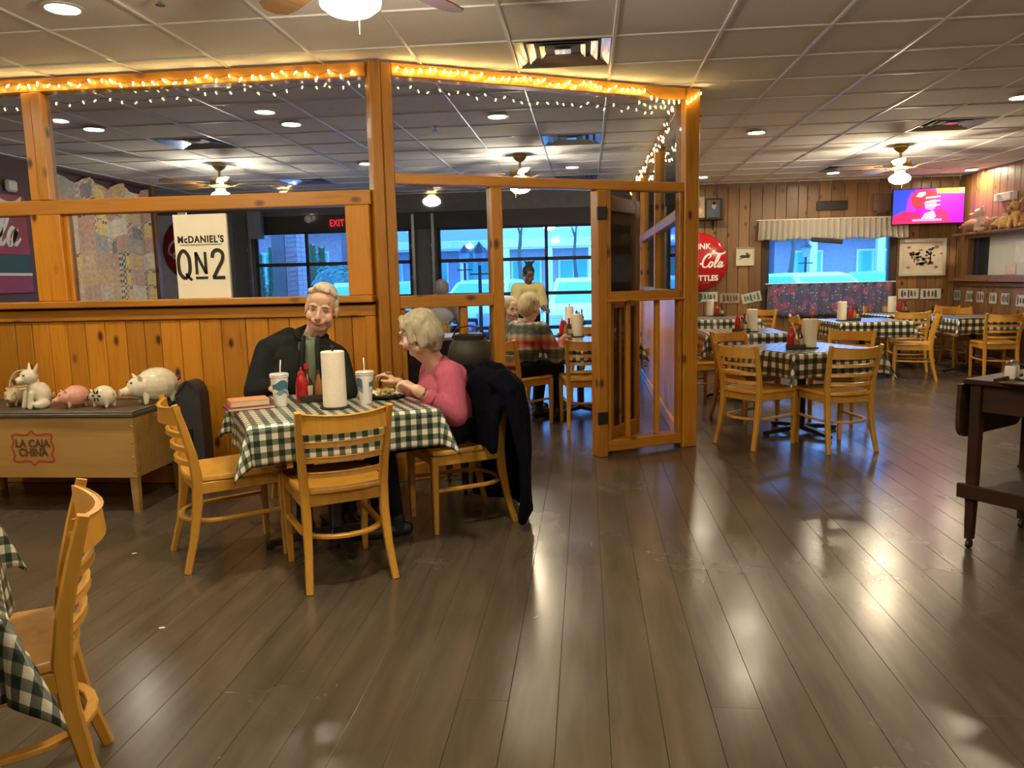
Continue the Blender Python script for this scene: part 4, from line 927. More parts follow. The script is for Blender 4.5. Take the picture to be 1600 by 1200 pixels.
def book(loc, label, size, rz, cov, group=None):
    t = thing('book', label, 'book', loc, rz, group); w, d, h = size
    B((0,0,h/2),(w-.006,d-.004,h-.006)).build('pages', plain('page_edge', (.60,.50,.34), .8), t)
    B((0,0,h-.0015),(w,d,.003),.001).build('cover', cov, t); B((0,0,.0015),(w,d,.003),.001).build('cover', cov, t); B((-w/2+.001,0,h/2),(.003,d,h),.001).build('spine', cov, t)
bl = A(389,637); book(bl, 'maroon book lying under the orange one', (.23,.17,.016), .60, plain('book_maroon', (.16,.025,.045), .6)); book(bl+Vector((-.004,.006,.0165)), 'orange covered book lying on the maroon one', (.19,.14,.03), .57, plain('book_orange', (.62,.24,.10), .6))
def oval_tray(loc, label, a, b, rz, food):
    t = thing('serving_tray', label, 'tray', loc, rz, 'dark oval meal trays'); n = 28; mb = MB()
    mb.loft([[(a*k*math.cos(2*PI*i/n), b*k*math.sin(2*PI*i/n), z) for i in range(n)] for k, z in ((.82,0),(.98,.016),(1.0,.018),(.96,.018),(.80,.004),(.3,.003))]); mb.build('tray_body', plain('tray_dark', (.016,.018,.020), .3), t, smooth='auto')
    mb = MB(); rnd = random.Random(3); V = []; m = 12
    for j in range(m+1):
        for i in range(m+1): V.append(((i/m-.5)*a*1.5, (j/m-.5)*b*1.35, .010+rnd.uniform(0,.008)+(.012 if i in (0,m) or j in (0,m) else 0)))
    mb.add(V, [(j*(m+1)+i, j*(m+1)+i+1, (j+1)*(m+1)+i+1, (j+1)*(m+1)+i) for j in range(m) for i in range(m)]); mb.build('paper_liner', plain('liner', (.70,.66,.58), .8), t)
    mb = MB()
    for i in range(food): mb.ell((rnd.gauss(0,.025), rnd.gauss(0,.02), .022+rnd.uniform(0,.012)), (rnd.uniform(.010,.02), rnd.uniform(.008,.014), .008), rotz(rnd.uniform(0,3)), 8, 5)
    tag(mb.build('food_heap', plain('slaw_yellow', (.55,.42,.14), .6, var=.4, scale=40), t, smooth=True), kind='stuff')
oval_tray(A(602,620), 'dark tray with paper liner and food in front of the woman', .15, .105, math.radians(120), 26)
oval_tray(A(448,613), 'dark tray in front of the man, behind his cup', .10, .08, math.radians(30), 8)
t = thing('side_bowl', 'small cream bowl beside the ketchup bottle', 'bowl', A(458,615)+Vector((0,0,.020))); MB().lathe([(.0,0),(.022,0),(.028,.008),(.040,.040),(.042,.044),(.038,.044),(.026,.012),(.0,.010)], 20).build('bowl_body', plain('bowl_cream', (.66,.60,.48), .5), t, smooth='auto'); MB().lathe([(.0,.02),(.031,.024),(.0,.034)], 14).build('bowl_food', plain('beans', (.30,.16,.07), .6), t, smooth=True)
ZR = TR+.0065
for u, v, sd, nm in ((1243,545,1,'the diamond-set table'), (1158,519,2,'the table behind the diamond-set one'), (1124,494,3,'the table under the red disc sign'), (1334,501,4,'the table before the curtained window'), (1410,489,5,'the table below the framed needlework'), (884,527,7,'the table seen through the doorway'), (905,507,8,'the table by the roll-up door')):
    p = atz(u, v, ZR); rnd = random.Random(sd); r0 = Vector((.12 if sd in (1,2,7) else -.13, .05, 0))
    towel_roll(p+r0, 'paper towel roll on '+nm, .24); caddy(p, 'dark condiment caddy on '+nm, rnd.uniform(-.3,.3))
    ketchup(p+zc+Vector((-.035,.01,0)), 'red ketchup bottle on '+nm); brownb(p+zc+Vector((.035,.02,0)), 'brown sauce bottle on '+nm); amberb(p+zc+Vector((.0,-.025,0)), 'amber pepper bottle on '+nm)
# ------------------------------------------------------------------ drop-leaf tables, box of pigs, case, cabinet
def drop_leaf(label, loc, rz, w, d, h, leaf, shelf=None):
    t = thing('drop_leaf_table', label, 'table', loc, rz, 'dark drop-leaf tables')
    B((0,0,h-.012),(w,d,.024),.006).build('top', darkw, t)
    for s in (-1,1):
        mb = MB(); r = .07; pts = [(-d/2,0),(d/2,0),(d/2,-leaf+r)] + [(d/2-r+r*math.cos(a), -leaf+r-r*math.sin(a)) for a in [PI/2*k/5 for k in range(6)]] + [(-d/2+r-r*math.sin(a), -leaf+r-r*math.cos(a)) for a in [PI/2*k/5 for k in range(6)]]
        mb.poly(pts, .018, frame=(Vector((s*(w/2+.012) - .009, 0, h-.028)), Vector((0,1,0)), Vector((0,0,1)))).build('leaf', darkw, t)
    for s in (-1,1): B((0,s*(d/2-.05),h-.09),(w-.12,.02,.13),.003).build('apron', darkw, t); B((s*(w/2-.05),0,h-.09),(.02,d-.12,.13),.003).build('apron', darkw, t)
    for sx_ in (-1,1):
        for sy_ in (-1,1):
            x, y = sx_*(w/2-.05), sy_*(d/2-.05); lg = MB().bar([(x,y,.05),(x,y,.35*h),(x,y,h-.025)], [.036,.046,.052], [.036,.046,.052], (1,0,0), ch=.2).build('leg', darkw, t)
            MB().lathe([(.0,-.008),(.022,-.008),(.022,.008),(.0,.008)], 12, (x,y,.022), axis=Matrix.Rotation(PI/2,3,'Y')).build('caster', black, lg, smooth='auto')
    if shelf: B((0,0,shelf),(w-.02,d-.02,.03),.005).build('shelf', darkw, t); [B((0,s*(d/2-.015),shelf-.01),(w,.03,.07),.004).build('shelf_rail', darkw, t) for s in (-1,1)]
    return t
lp = atz(1502,858,0)
drop_leaf('dark drop-leaf table on casters with a lower shelf, beside the aisle', (lp.x+.40, lp.y-.02, 0), math.radians(-52), .60, .62, .83, .26, .30)
tp = Vector((lp.x+.40, lp.y-.02, .8315))
j1 = atz(1581,591,.842); j2 = atz(1592,592,.842); rl = atz(1611,594,.842)
t = thing('brown_tray', 'brown tray at the end of the drop-leaf table', 'tray', (rl.x, rl.y, .8315), math.radians(38)); B((-.02,0,.004),(.26,.17,.008),.003).build('tray_bed', darkw, t); [B((-.02,s*.085,.012),(.26,.008,.022),.002).build('rim', darkw, t) for s in (-1,1)]
towel_roll((rl.x+.03, rl.y+.01, .8405), 'paper towel roll on the tray of the drop-leaf table', .20, .05); jar((j1.x-.01, j1.y, .8405), 'glass shaker with metal lid on the drop-leaf table edge of the tray'); jar((j2.x+.005, j2.y+.055, .8405), 'glass shaker between the towel roll and the other shaker')
t = thing('yellow_squash', 'yellow rounded gourd on the lower shelf of the drop-leaf table', 'gourd', (lp.x+.30, lp.y-.12, .316)); MB().ell((0,0,.07),(.09,.07,.07),n=18,m=12).build('body', plain('squash_yellow', (.55,.36,.03), .4), t, smooth=True); MB().tube([(.0,0,.135),(.01,0,.16),(.02,0,.17)], [.012,.008,.007], 8).build('stem', plain('stem_brown', (.2,.14,.05), .7), t)
dp = C0 + SE*.50 + SN*.34
drop_leaf('small dark drop-leaf table against the angled screen', (dp.x, dp.y, 0), EA, .44, .42, .66, .36)
t = thing('iron_pot', 'dark round-bodied iron pot on legs atop the small drop-leaf table', 'pot', (dp.x-.06, dp.y+.02, .662)); ip = plain('pot_iron', (.030,.026,.020), .55, bump=.2)
MB().lathe([(.0,.075),(.07,.08),(.12,.13),(.145,.20),(.125,.27),(.10,.30),(.11,.33),(.10,.33),(.09,.30),(.0,.29)], 26).build('pot_body', ip, t, smooth='auto')
for k in range(3): a = 2*PI*k/3+.4; MB().tube([(.07*math.cos(a),.07*math.sin(a),.11),(.10*math.cos(a),.10*math.sin(a),.05),(.105*math.cos(a),.105*math.sin(a),0)], [.022,.016,.013], 8).build('leg', ip, t)
MB().tube([(-.11,0,.31),(-.08,0,.37),(0,0,.39),(.08,0,.37),(.11,0,.31)], .006, 8).build('bail_handle', ip, t, smooth=True)
t = thing('black_cabinet', 'black cabinet with a pale top behind the angled screen', 'cabinet', (-1.35, 6.75, 0)); B((0,0,.43),(.75,.45,.80),.006).build('body', darkm, t); B((0,0,.845),(.80,.50,.03),.006).build('top', plain('pale_top', (.55,.55,.56), .4), t); B((0,0,.02),(.70,.42,.04),.004).build('plinth', black, t)
for s in (-1,1): dd = B((s*.185,-.232,.43),(.36,.016,.72),.004).build('door', darkm, t); MB().ell((s*.03,-.248,.5), .012, n=8, m=6).build('knob', chrome, dd, smooth=True)
# roasting box
bx0_, bx1_, by0, by1 = -4.0, -2.68, 4.24, 4.78; bz0, bz1 = .215, .585
t = thing('roasting_box', 'wooden roasting box on legs with red stencilled lettering', 'box', ((bx0_+bx1_)/2,(by0+by1)/2,0)); hw, hd = (bx1_-bx0_)/2, (by1-by0)/2
for s in (-1,1): B((0,s*(hd-.012),(bz0+bz1)/2),(2*hw,.024,bz1-bz0),.003).build('side_panel', plyw, t); B((s*(hw-.012),0,(bz0+bz1)/2),(.024,2*hd-.05,bz1-bz0),.003).build('end_panel', plyw, t)
B((0,0,bz0+.012),(2*hw-.05,2*hd-.05,.02)).build('bottom_panel', plyw, t)
for a in (-1,1):
    for b in (-1,1): MB().bar([(a*(hw-.03),b*(hd-.03),0),(a*(hw-.03),b*(hd-.03),bz0+.04)], [.038,.05], [.038,.05], (1,0,0)).build('leg', plyw, t)
ld = B((0,0,bz1+.012),(2*hw+.03,2*hd+.03,.022),.004).build('lid', plain('lid_grey', (.11,.095,.07), .45, metal=.3), t)
for s in (-1,1): B((0,s*hd,bz1+.028),(2*hw+.03,.022,.014),.003).build('lid_rim', MATS['lid_grey'], ld); B((s*hw,0,bz1+.028),(.022,2*hd-.02,.014),.003).build('lid_rim', MATS['lid_grey'], ld)
for z in (.25,.34,.43,.53): MB().ell((hw-.012,-hd-.001,z),(.006,.004,.006),n=8,m=6).build('nail_head', chrome, t, smooth=True)
rdi = plain('stencil_red', (.42,.045,.015), .8); fr = Vector((bx0_+.94, by0-.001, .40))
lx = aty(52,703,by0).x
flat_text('lettering', 'LA CAJA', .066, plain('stencil_dark', (.13,.04,.02), .8), (lx,by0-.002,.425), sx, sz, t, extr=.0005, sx=.9, bold=.0025); flat_text('lettering', 'CHINA', .066, MATS['stencil_dark'], (lx,by0-.002,.37), sx, sz, t, extr=.0005, sx=.9, bold=.0025)
mb = MB(); F_ = [(-.13,.075),(-.10,.085),(-.03,.08),(0,.105),(.03,.08),(.10,.085),(.13,.075),(.12,.04),(.135,0),(.12,-.04),(.13,-.075),(.10,-.085),(.03,-.08),(0,-.105),(-.03,-.08),(-.10,-.085),(-.13,-.075),(-.12,-.04),(-.135,0),(-.12,.04),(-.13,.075)]
ribbon(mb, F_, .004, .006, .0008, 4); on_plane(mb.build('ornament_frame', rdi, t), (lx,by0-.0015,.40), sx, sz)
# upright dark case leaning on the wainscot
t = thing('dark_case', 'tall rounded dark grey case standing against the wainscot', 'case', (-2.545,4.72,0), .1)
mb = MB(); pts = [(-.075,0),(.075,0),(.080,.35),(.075,.66)] + [(.070*math.cos(a),.66+.085*math.sin(a)) for a in [PI*k/8 for k in range(9)]] + [(-.080,.35)]
mb.poly(pts, .15, frame=(Vector((0,.06,0)),Vector((1,0,0)),Vector((0,.0,1)))); mb.build('shell', plain('case_grey', (.030,.030,.032), .5), t); MB().bar([(-.079,-.094,.02),(-.082,-.094,.35),(-.076,-.094,.66),(0,-.094,.748),(.076,-.094,.66),(.082,-.094,.35),(.079,-.094,.02)], .008, .008, (0,1,0)).build('seam_trim', darkm, t)
B((0,-.098,.40),(.03,.012,.09),.004).build('handle', black, t)
# ------------------------------------------------------------------ outside: parking lot, cars, buildings, trees
GZ = -.12
struct('ground', B((0, 52, GZ-.1), (140, 78.8, .2)), plain('asphalt', (.34,.34,.33), .8, scale=2), label='wet grey parking lot outside')
def make_car(paint):
    t = thing('parked_car', 'car', 'car', (0,0,GZ), 0, 'cars in the parking lot')
    prof = [(-2.1,.35),(-2.15,.62),(-1.95,.80),(-1.05,.92),(-.35,1.36),(.2,1.44),(1.0,1.42),(1.75,1.02),(2.1,.95),(2.15,.5),(2.1,.32)]
    def ring(y, k, sc): return [(y*1.0, p[0]*sc, .32+(p[1]-.32)*k) for p in prof]
    low = [(-2.1,.28),(-2.15,.60),(-1.95,.80),(-1.05,.92),(1.75,1.0),(2.1,.92),(2.15,.5),(2.1,.28)]
    mb = MB(); mb.loft([[(x, p[0]*s, p[1]*zz+(1-zz)*.3) for p in low] for x, s, zz in ((-.88,.95,.95),(-.80,1,1),(.80,1,1),(.88,.95,.95))]); mb.build('body', paint, t, smooth='auto')
    up = [(-1.05,.91),(-.30,1.38),(.15,1.45),(.95,1.43),(1.72,.99)]
    mb = MB(); mb.loft([[(x*(1-.16*(p[1]-.9)/.55), p[0], p[1]*z) for p in up] for x, z in ((-.80,1),(-.76,1.0),(.76,1.0),(.80,1))]); mb.build('roof', paint, t, smooth='auto')
    gl = plain('car_glass', (.12,.46,.36), .08, coat=.5, var=.03)
    MB().add([(-.68,-1.06,.925),(.68,-1.06,.925),(.60,-.37,1.355),(-.60,-.37,1.355),(-.68,-1.04,.915),(.68,-1.04,.915),(.60,-.35,1.345),(-.60,-.35,1.345)], [(0,1,2,3),(4,7,6,5),(0,4,5,1),(1,5,6,2),(2,6,7,3),(3,7,4,0)]).build('windscreen', gl, t)
    for s in (-1,1):
        MB().add([(s*.812,-.85,.94),(s*.812,1.45,.98),(s*.748,.95,1.36),(s*.738,-.22,1.36),(s*.79,-.85,.94),(s*.79,1.45,.98),(s*.725,.95,1.36),(s*.715,-.22,1.36)], [(0,1,2,3),(4,7,6,5),(0,4,5,1),(1,5,6,2),(2,6,7,3),(3,7,4,0)]).build('side_window', gl, t)
        B((s*.62,-2.10,.66),(.34,.10,.13),.03).build('headlight', plain('headlamp', (.7,.72,.75), .1), t); B((s*.98,-.72,1.0),(.16,.09,.11),.03).build('mirror', paint, t)
        for y in (-1.3,1.35): w = MB().lathe([(.0,-.1),(.30,-.1),(.33,-.07),(.33,.07),(.30,.1),(.0,.1)], 18, (s*.82,y,.33), axis=Matrix.Rotation(PI/2,3,'Y')).build('wheel', black, t, smooth='auto')
    B((0,-2.13,.50),(1.0,.06,.18),.02).build('grille', black, t)
    return t
cars = [((549,447),16.5,.25,(.55,.60,.62),'pale car parked by the brick porch column'), ((638,450),23.5,.1,(.30,.34,.38),'grey car half hidden by the wall between the roll-up doors'), ((752,452),18.5,-.2,(.60,.66,.68),'silver car outside the second roll-up door'), ((915,448),17.0,.0,(.75,.80,.80),'white car outside beside the return partition'), ((1295,450),17.5,.25,(.62,.75,.76),'pale car outside the curtained window'), ((1400,440),24.0,1.3,(.35,.38,.42),'dark car farther across the lot')]
for (u, v), y, rz, col, lb in cars:
    p = aty(u, v, y); c = make_car(plain('car_paint_%d' % u, col, .25, coat=.6, var=.03)); c.location = (p.x, y+1.0, GZ); c.rotation_euler = (0,0,rz); c['label'] = lb
brickm = plain('brick_red', (.48,.32,.29), .9, var=.3, scale=12); mort = plain('mortar', (.65,.63,.6), .9)
# brick porch column with real bricks
c0 = aty(452,400,14.2); t = thing('porch_column', 'brick porch column outside the first roll-up door', 'column', (c0.x, 14.2, GZ))
B((.12,0,1.5),(.20,.44,3.0)).build('mortar_core', mort, t); bm_ = B((0,0,0),(.19,.03,.075),.004).mesh('brick', brickm); bs_ = B((0,0,0),(.03,.215,.075),.004).mesh('brick', brickm)
for k in range(34):
    z = .05+k*.088; o = .055 if k % 2 else -.055
    place('brick', bm_, t, (.12+o*.1, -.222, z)); [place('brick', bs_, t, (.222, dx+o*.1, z)) for dx in (-.115,.115)]
B((-.12,.02,1.5),(.26,.48,3.0),.01).build('timber_post', plain('porch_timber', (.26,.19,.16), .8), t)
def building(label, x0, x1, y, h, rh, wallm, roofm, cols, wins, trim=white):
    t = thing('far_building', label, 'building', ((x0+x1)/2, y, GZ)); w = x1-x0
    B((0,3,h/2),(w,6,h)).build('wall', wallm, t)
    MB().loft([[(x,-.9,h),(x,3,h+rh),(x,6.9,h),(x,3,h-.02)] for x in (-w/2-.4,w/2+.4)]).build('roof', roofm, t)
    B((0,-.95,h-.02),(w+.8,.14,.34),.02).build('fascia', trim, t); B((0,-.5,h-.22),(w+.6,.9,.05)).build('soffit', trim, t)
    for k in range(cols): B((-w/2+(k+.5)*w/cols,-.85,h/2-.1),(.30,.30,h-.2),.02).build('porch_post', trim, t)
    for k in range(wins):
        x = -w/2+(k+.5)*w/wins; wd = B((x,-.02,h*.52),(1.3,.08,1.5),.01).build('window', trim, t); B((x,-.05,h*.52),(1.12,.06,1.32)).build('pane', MATS['car_glass'], wd)
        B((x,-.07,h*.52),(.05,.05,1.3)).build('glazing_bar', trim, wd)
shing = plain('roof_shingle', (.32,.34,.38), .85, scale=30); sid = plain('blue_siding', (.36,.37,.42), .8); bwall = plain('brick_far', (.50,.33,.30), .9, var=.2)
building('long pale building with white porch posts across the lot', -9.5, 6.5, 33, 2.9, 2.4, sid, shing, 9, 8)
building('brick building with white trim beyond the evergreen trees', -24, -11.5, 36, 4.2, 2.6, bwall, shing, 4, 5)
building('low shop building across from the curtained window', 8, 24, 34, 3.1, 2.2, plain('shop_wall', (.34,.29,.32), .8), shing, 6, 6)
def leafy(mb, c, r, n, rnd, s):
    for _ in range(n):
        d = Vector((rnd.gauss(0,1), rnd.gauss(0,1), rnd.gauss(0,1))).normalized(); p = Vector(c) + Vector((d.x*r[0], d.y*r[1], d.z*r[2]))*rnd.uniform(.55,1)
        a = d.orthogonal().normalized()*s; b = d.cross(a).normalized()*s*.6; mb.add([p-a, p-b*.7, p+a, p+b*.7], [(0,1,2,3)])
ever = plain('evergreen', (.14,.30,.12), .8, var=.3); bark = plain('bark', (.10,.075,.055), .9)
def cone_tree(p, h, r, label, seed):
    rnd = random.Random(seed); t = thing('evergreen_tree', label, 'tree', p, 0, 'young evergreens across the lot'); mb = MB(); n = 900
    for _ in range(n):
        f = rnd.random()**.8; a = rnd.uniform(0,2*PI); R = r*(1-f)*rnd.uniform(.7,1.05)+.03; q = Vector((R*math.cos(a), R*math.sin(a), .2+f*h)); d = Vector((math.cos(a), math.sin(a), .8)).normalized()*.16; sdd = Vector((-math.sin(a), math.cos(a), 0))*.04
        mb.add([q-sdd, q+sdd, q+d], [(0,1,2)])
    mb.lathe([(.0,.15),(r*.8,.2),(r*.45,h*.5),(.02,h)], 10); mb.build('foliage', ever, t); MB().tube([(0,0,0),(0,0,.5)], .07, 8).build('trunk', bark, t)
for i, (u, hh) in enumerate(((407,2.2),(423,2.4),(436,2.2),(481,2.5),(492,2.4))):
    p = aty(u, 440, 25.0); cone_tree((p.x, 25.0+i*.2, GZ), hh, .17, ['cone evergreen next to the grey porch wall', 'tall cone evergreen in the clipped row', 'cone evergreen beside the brick porch column', 'cone evergreen past the porch column', 'cone evergreen next to the round bush'][i], i)
rnd = random.Random(9); p = aty(522,405,23.0); t = thing('round_bush', 'large round evergreen bush by the lot', 'bush', (p.x, 23.0, GZ)); mb = MB(); leafy(mb, (0,0,1.15), (1.0,.8,1.0), 1800, rnd, .09); mb.ell((0,0,1.15),(.75,.6,.8)); mb.build('foliage', plain('bush_green', (.12,.25,.18), .8, var=.3), t); MB().tube([(0,0,0),(0,0,.7)], .08, 8).build('trunk', bark, t)
def bare_tree(p, h, label, seed):
    rnd = random.Random(seed); t = thing('bare_tree', label, 'tree', p, 0, 'leafless trees in the lot'); mb = MB()
    def grow(a, d, L, r, k):
        b = a + d*L; mb.tube([a, a.lerp(b,.5)+Vector((rnd.uniform(-1,1),rnd.uniform(-1,1),0))*L*.06, b], [r, r*.8, r*.55], 5)
        if k > 0:
            for _ in range(3 if k > 1 else 4): grow(a.lerp(b, rnd.uniform(.6,1)), (d+Vector((rnd.uniform(-.7,.7),rnd.uniform(-.7,.7),rnd.uniform(-.1,.4)))).normalized(), L*.62, r*.5, k-1)
    grow(Vector((0,0,h*.3)), Vector((0,0,1)), h*.3, .07, 4); mb.build('branches', bark, t); MB().tube([(0,0,0),(.02,0,h*.15),(0,0,h*.32)], [.11,.09,.075], 8).build('trunk', bark, t)
for (u, y, h), lb, sd in (((815,22,4.6),'leafless tree before the white porch posts',1), ((1235,23,4.8),'leafless tree outside the curtained window',2), ((900,27,5.0),'leafless tree by the white fascia',3)):
    p = aty(u, 440, y); bare_tree((p.x, y, GZ), h, lb, sd)
def lamp_post(p, h, label):
    t = thing('lamp_post', label, 'lamp post', p, 0, 'black lantern posts in the lot'); MB().lathe([(.0,0),(.11,0),(.09,.25),(.045,.3),(.035,h),(.0,h)], 12).build('post', black, t, smooth='auto')
    MB().lathe([(.0,h),(.09,h),(.15,h+.28),(.0,h+.28)], 6).build('lantern', plain('lantern_glass', (.25,.30,.34), .2), t); MB().lathe([(.0,h+.28),(.2,h+.28),(.06,h+.42),(.0,h+.50)], 6).build('lantern_cap', black, t); B((0,0,h-.18),(.42,.03,.03),.004).build('ladder_bar', black, t)
for (u, y), lb in (((727,21.0),'lantern post outside the second roll-up door'), ((750,16.2),'taller lantern post with ladder bar by the silver car'), ((1258,24.0),'lantern post outside the curtained window')):
    p = aty(u, 440, y); lamp_post((p.x, y, GZ), 1.9 if y > 20 else 1.75, lb)

# ------------------------------------------------------------------ organic shapes: joined, voxel-remeshed, smoothed, coloured by nearest source shape
def rot_to(d, up=(0,0,1)):
    # matrix with local +z along d
    return Vector(d).normalized().to_track_quat('Z', 'Y').to_matrix()
def organic(name, prims, voxel, mats, parent, origin, smooth=3, fac=.5):
    mb = MB()
    for p in prims:
        if p[0] == 'e': mb.ell(p[1], p[2], p[3], 14, 10)
        else:
            a, b = Vector(p[1]), Vector(p[2]); ra, rb = p[3], p[4]; d = (b-a); L = d.length
            if L < 1e-5: mb.ell(a, ra, None, 12, 8); continue
            R = rot_to(d); prof = [(ra*math.cos(t), ra*math.sin(t)) for t in (-1.45,-1.0,-.5,0)] + [(rb*math.cos(t), L+rb*math.sin(t)) for t in (0,.5,1.0,1.45)]
            mb.lathe(prof, 12, a, axis=R)
    me0 = mb.mesh(name, mats[0]); o = bpy.data.objects.new('tmp', me0); COL.objects.link(o)
    r = o.modifiers.new('r', 'REMESH'); r.mode = 'VOXEL'; r.voxel_size = voxel; r.adaptivity = 0
    s = o.modifiers.new('s', 'SMOOTH'); s.iterations = smooth; s.factor = fac
    dg = bpy.context.evaluated_depsgraph_get(); me = bpy.data.meshes.new_from_object(o.evaluated_get(dg)); me.name = name
    bpy.data.objects.remove(o); bpy.data.meshes.remove(me0)
    me.transform(Matrix.Translation(-Vector(origin)))
    me.materials.clear(); [me.materials.append(m) for m in mats]
    n = len(me.polygons)
    if len(mats) > 1 and n:
        c = np.empty(n*3); me.polygons.foreach_get('center', c); c = c.reshape(-1,3) + np.array(origin); best = np.full(n, 1e9); idx = np.zeros(n, int)
        for p in prims:
            mi = p[-1]
            if p[0] == 'e':
                R = np.array(p[3]) if p[3] is not None else np.eye(3); rr = np.array(p[2] if not isinstance(p[2], (int,float)) else [p[2]]*3); q = (c-np.array(p[1])) @ R / rr; l = np.linalg.norm(q, axis=1); dist = (l-1)*rr.min()
            else:
                a, b = np.array(p[1]), np.array(p[2]); ab = b-a; tt = np.clip(((c-a)@ab)/max(1e-9, ab@ab), 0, 1); dist = np.linalg.norm(c-a-tt[:,None]*ab, axis=1) - (p[3]+(p[4]-p[3])*tt)
            w = dist < best; best[w] = dist[w]; idx[w] = mi
        me.polygons.foreach_set('material_index', idx.astype(np.int32))
    me.polygons.foreach_set('use_smooth', [True]*n); me.update()
    return place(name, me, parent)

# pottery pigs on the roasting box
def pig(name, label, c, rz, L, body, mats, sitting=False, group='pottery pigs on the roasting box', voxel=.005, spots=None, tail=None, cat='figurine', plush=False):
    t = thing(name, label, cat, c, rz, group); H = L*.36
    P = []
    if sitting:
        P += [('e',(0,0,L*.30),(L*.22,L*.24,L*.30),None,0),('e',(L*.12,0,L*.42),(L*.16,L*.18,L*.24),None,0),('e',(L*.22,0,L*.74),(L*.20,L*.18,L*.18),None,0),('c',(L*.34,0,L*.70),(L*.47,0,L*.67),L*.09,L*.075,0)]
        for s in (-1,1): P += [('c',(L*.26,s*L*.11,L*.36),(L*.32,s*L*.12,L*.05),L*.07,L*.06,0),('e',(L*.10,s*L*.22,L*.10),(L*.20,L*.10,L*.11),None,0),('c',(L*.14,s*L*.12,L*.86),(L*.10,s*L*.19,L*1.04),L*.055,L*.018,0)]
        nose = Vector((L*.545,0,L*.665)); eyes = [(L*.38,s*L*.105,L*.79) for s in (-1,1)]
    else:
        P += [('e',(-L*.05,0,L*.36),(L*.40,L*.31,L*.33),None,0),('e',(L*.30,0,L*.34),(L*.21,L*.21,L*.20),None,0),('c',(L*.42,0,L*.30),(L*.54,0,L*.27),L*.10,L*.085,0)]
        for s in (-1,1): P += [('c',(L*.20,s*L*.13,L*.2),(L*.22,s*L*.14,L*.045),L*.07,L*.05,0),('c',(-L*.28,s*L*.13,L*.2),(-L*.28,s*L*.14,L*.045),L*.075,L*.05,0),('c',(L*.28,s*L*.12,L*.48),(L*.33,s*L*.19,L*.58),L*.055,L*.02,0)]
        nose = Vector((L*.625,0,L*.265)); eyes = [(L*.45,s*L*.11,L*.44) for s in (-1,1)]
    organic('body', P, voxel, [body], t, (0,0,0))
    MB().lathe([(.0,0),(L*.075,0),(L*.07,L*.02),(.0,L*.022)], 14, nose-Vector((L*.012,0,0)), axis=Matrix.Rotation(PI/2,3,'Y')).build('snout', mats[0], t, smooth='auto')
    for e in eyes: MB().ell(e, L*.022, n=8, m=6).build('eye', mats[1], t, smooth=True)
    tb = Vector((-L*.44,0,L*.40)) if not sitting else Vector((-L*.22,0,L*.2))
    MB().tube([tb, tb+Vector((-L*.05,L*.02,L*.04)), tb+Vector((-L*.03,L*.05,L*.09)), tb+Vector((-L*.07,L*.02,L*.12))], [L*.025,L*.02,L*.018,L*.01], 8).build('tail', tail or body, t, smooth=True)
    for q, r in (spots or []):
        q = Vector((q[0]*L,q[1]*L,q[2]*L)); MB().ell(q, tuple(r_*L for r_ in r[:3]), rotz(0)@Matrix.Rotation(r[3] if len(r) > 3 else 0,3,'Y'), 8, 6).build('painted_spot', mats[1], t, smooth=True)
    return t
cw = plain('glaze_cream', (.72,.66,.50), .18, coat=.5, var=.04); cp = plain('glaze_pink', (.66,.33,.24), .4, var=.06); dk = plain('glaze_black', (.02,.018,.018), .3); bs = plain('snout_brown', (.16,.06,.04), .4)
lz = bz1+.0245
def on_lid(u, v): p = atz(u, v, lz); return Vector((p.x, max(by0+.07, p.y), lz))
pig('pottery_pig', 'large white pottery pig sitting up with pointed ears', on_lid(66,636), -2.05, .27, cw, [bs, dk], True)
pig('pottery_pig', 'pink pottery pig standing between two white ones', on_lid(118,636), -2.2, .20, cp, [cp, dk])
fl_ = [((-.05+.13*math.cos(a), -.298, .40+.13*math.sin(a)), (.075,.03,.028,-a)) for a in [2*PI*k/6 for k in range(6)]]
pig('pottery_pig', 'white pottery pig painted with a black flower', on_lid(163,636), 2.85, .20, cw, [bs, dk], spots=[((q[0],q[1]*-1,q[2]), r) for q, r in fl_]+fl_)
pig('pottery_pig', 'biggest round white pottery pig with a blue tail', on_lid(213,634)+Vector((.06,.12,0)), -2.3, .33, cw, [cw, dk], tail=plain('glaze_blue', (.06,.08,.25), .3))
pig('pottery_pig', 'small speckled cream pig lying in front of the wicker handle', on_lid(22,634), -1.2, .17, plain('glaze_tan', (.50,.42,.25), .35, var=.25, scale=30), [bs, dk])
t = thing('wicker_basket', 'pale wicker basket with a hooped handle behind the small pig', 'basket', on_lid(18,634)+Vector((-.02,.16,0))); wk = plain('wicker', (.55,.47,.30), .8)
for k in range(7): MB().tube([((.085+.004*k)*math.cos(a), (.07+.004*k)*math.sin(a), .01+.014*k) for a in [2*PI*j/24 for j in range(24)]], .0075, 6, loop=True).build('weave_ring', wk, t, smooth=True)
for y in (-.012,.012): MB().tube([(.10*math.cos(a), y, .09+.12*math.sin(a)) for a in [PI*k/14 for k in range(15)]], .006, 6).build('handle', wk, t, smooth=True)
MB().lathe([(.0,0),(.085,0),(.09,.008),(.0,.010)], 18).build('basket_base', wk, t)
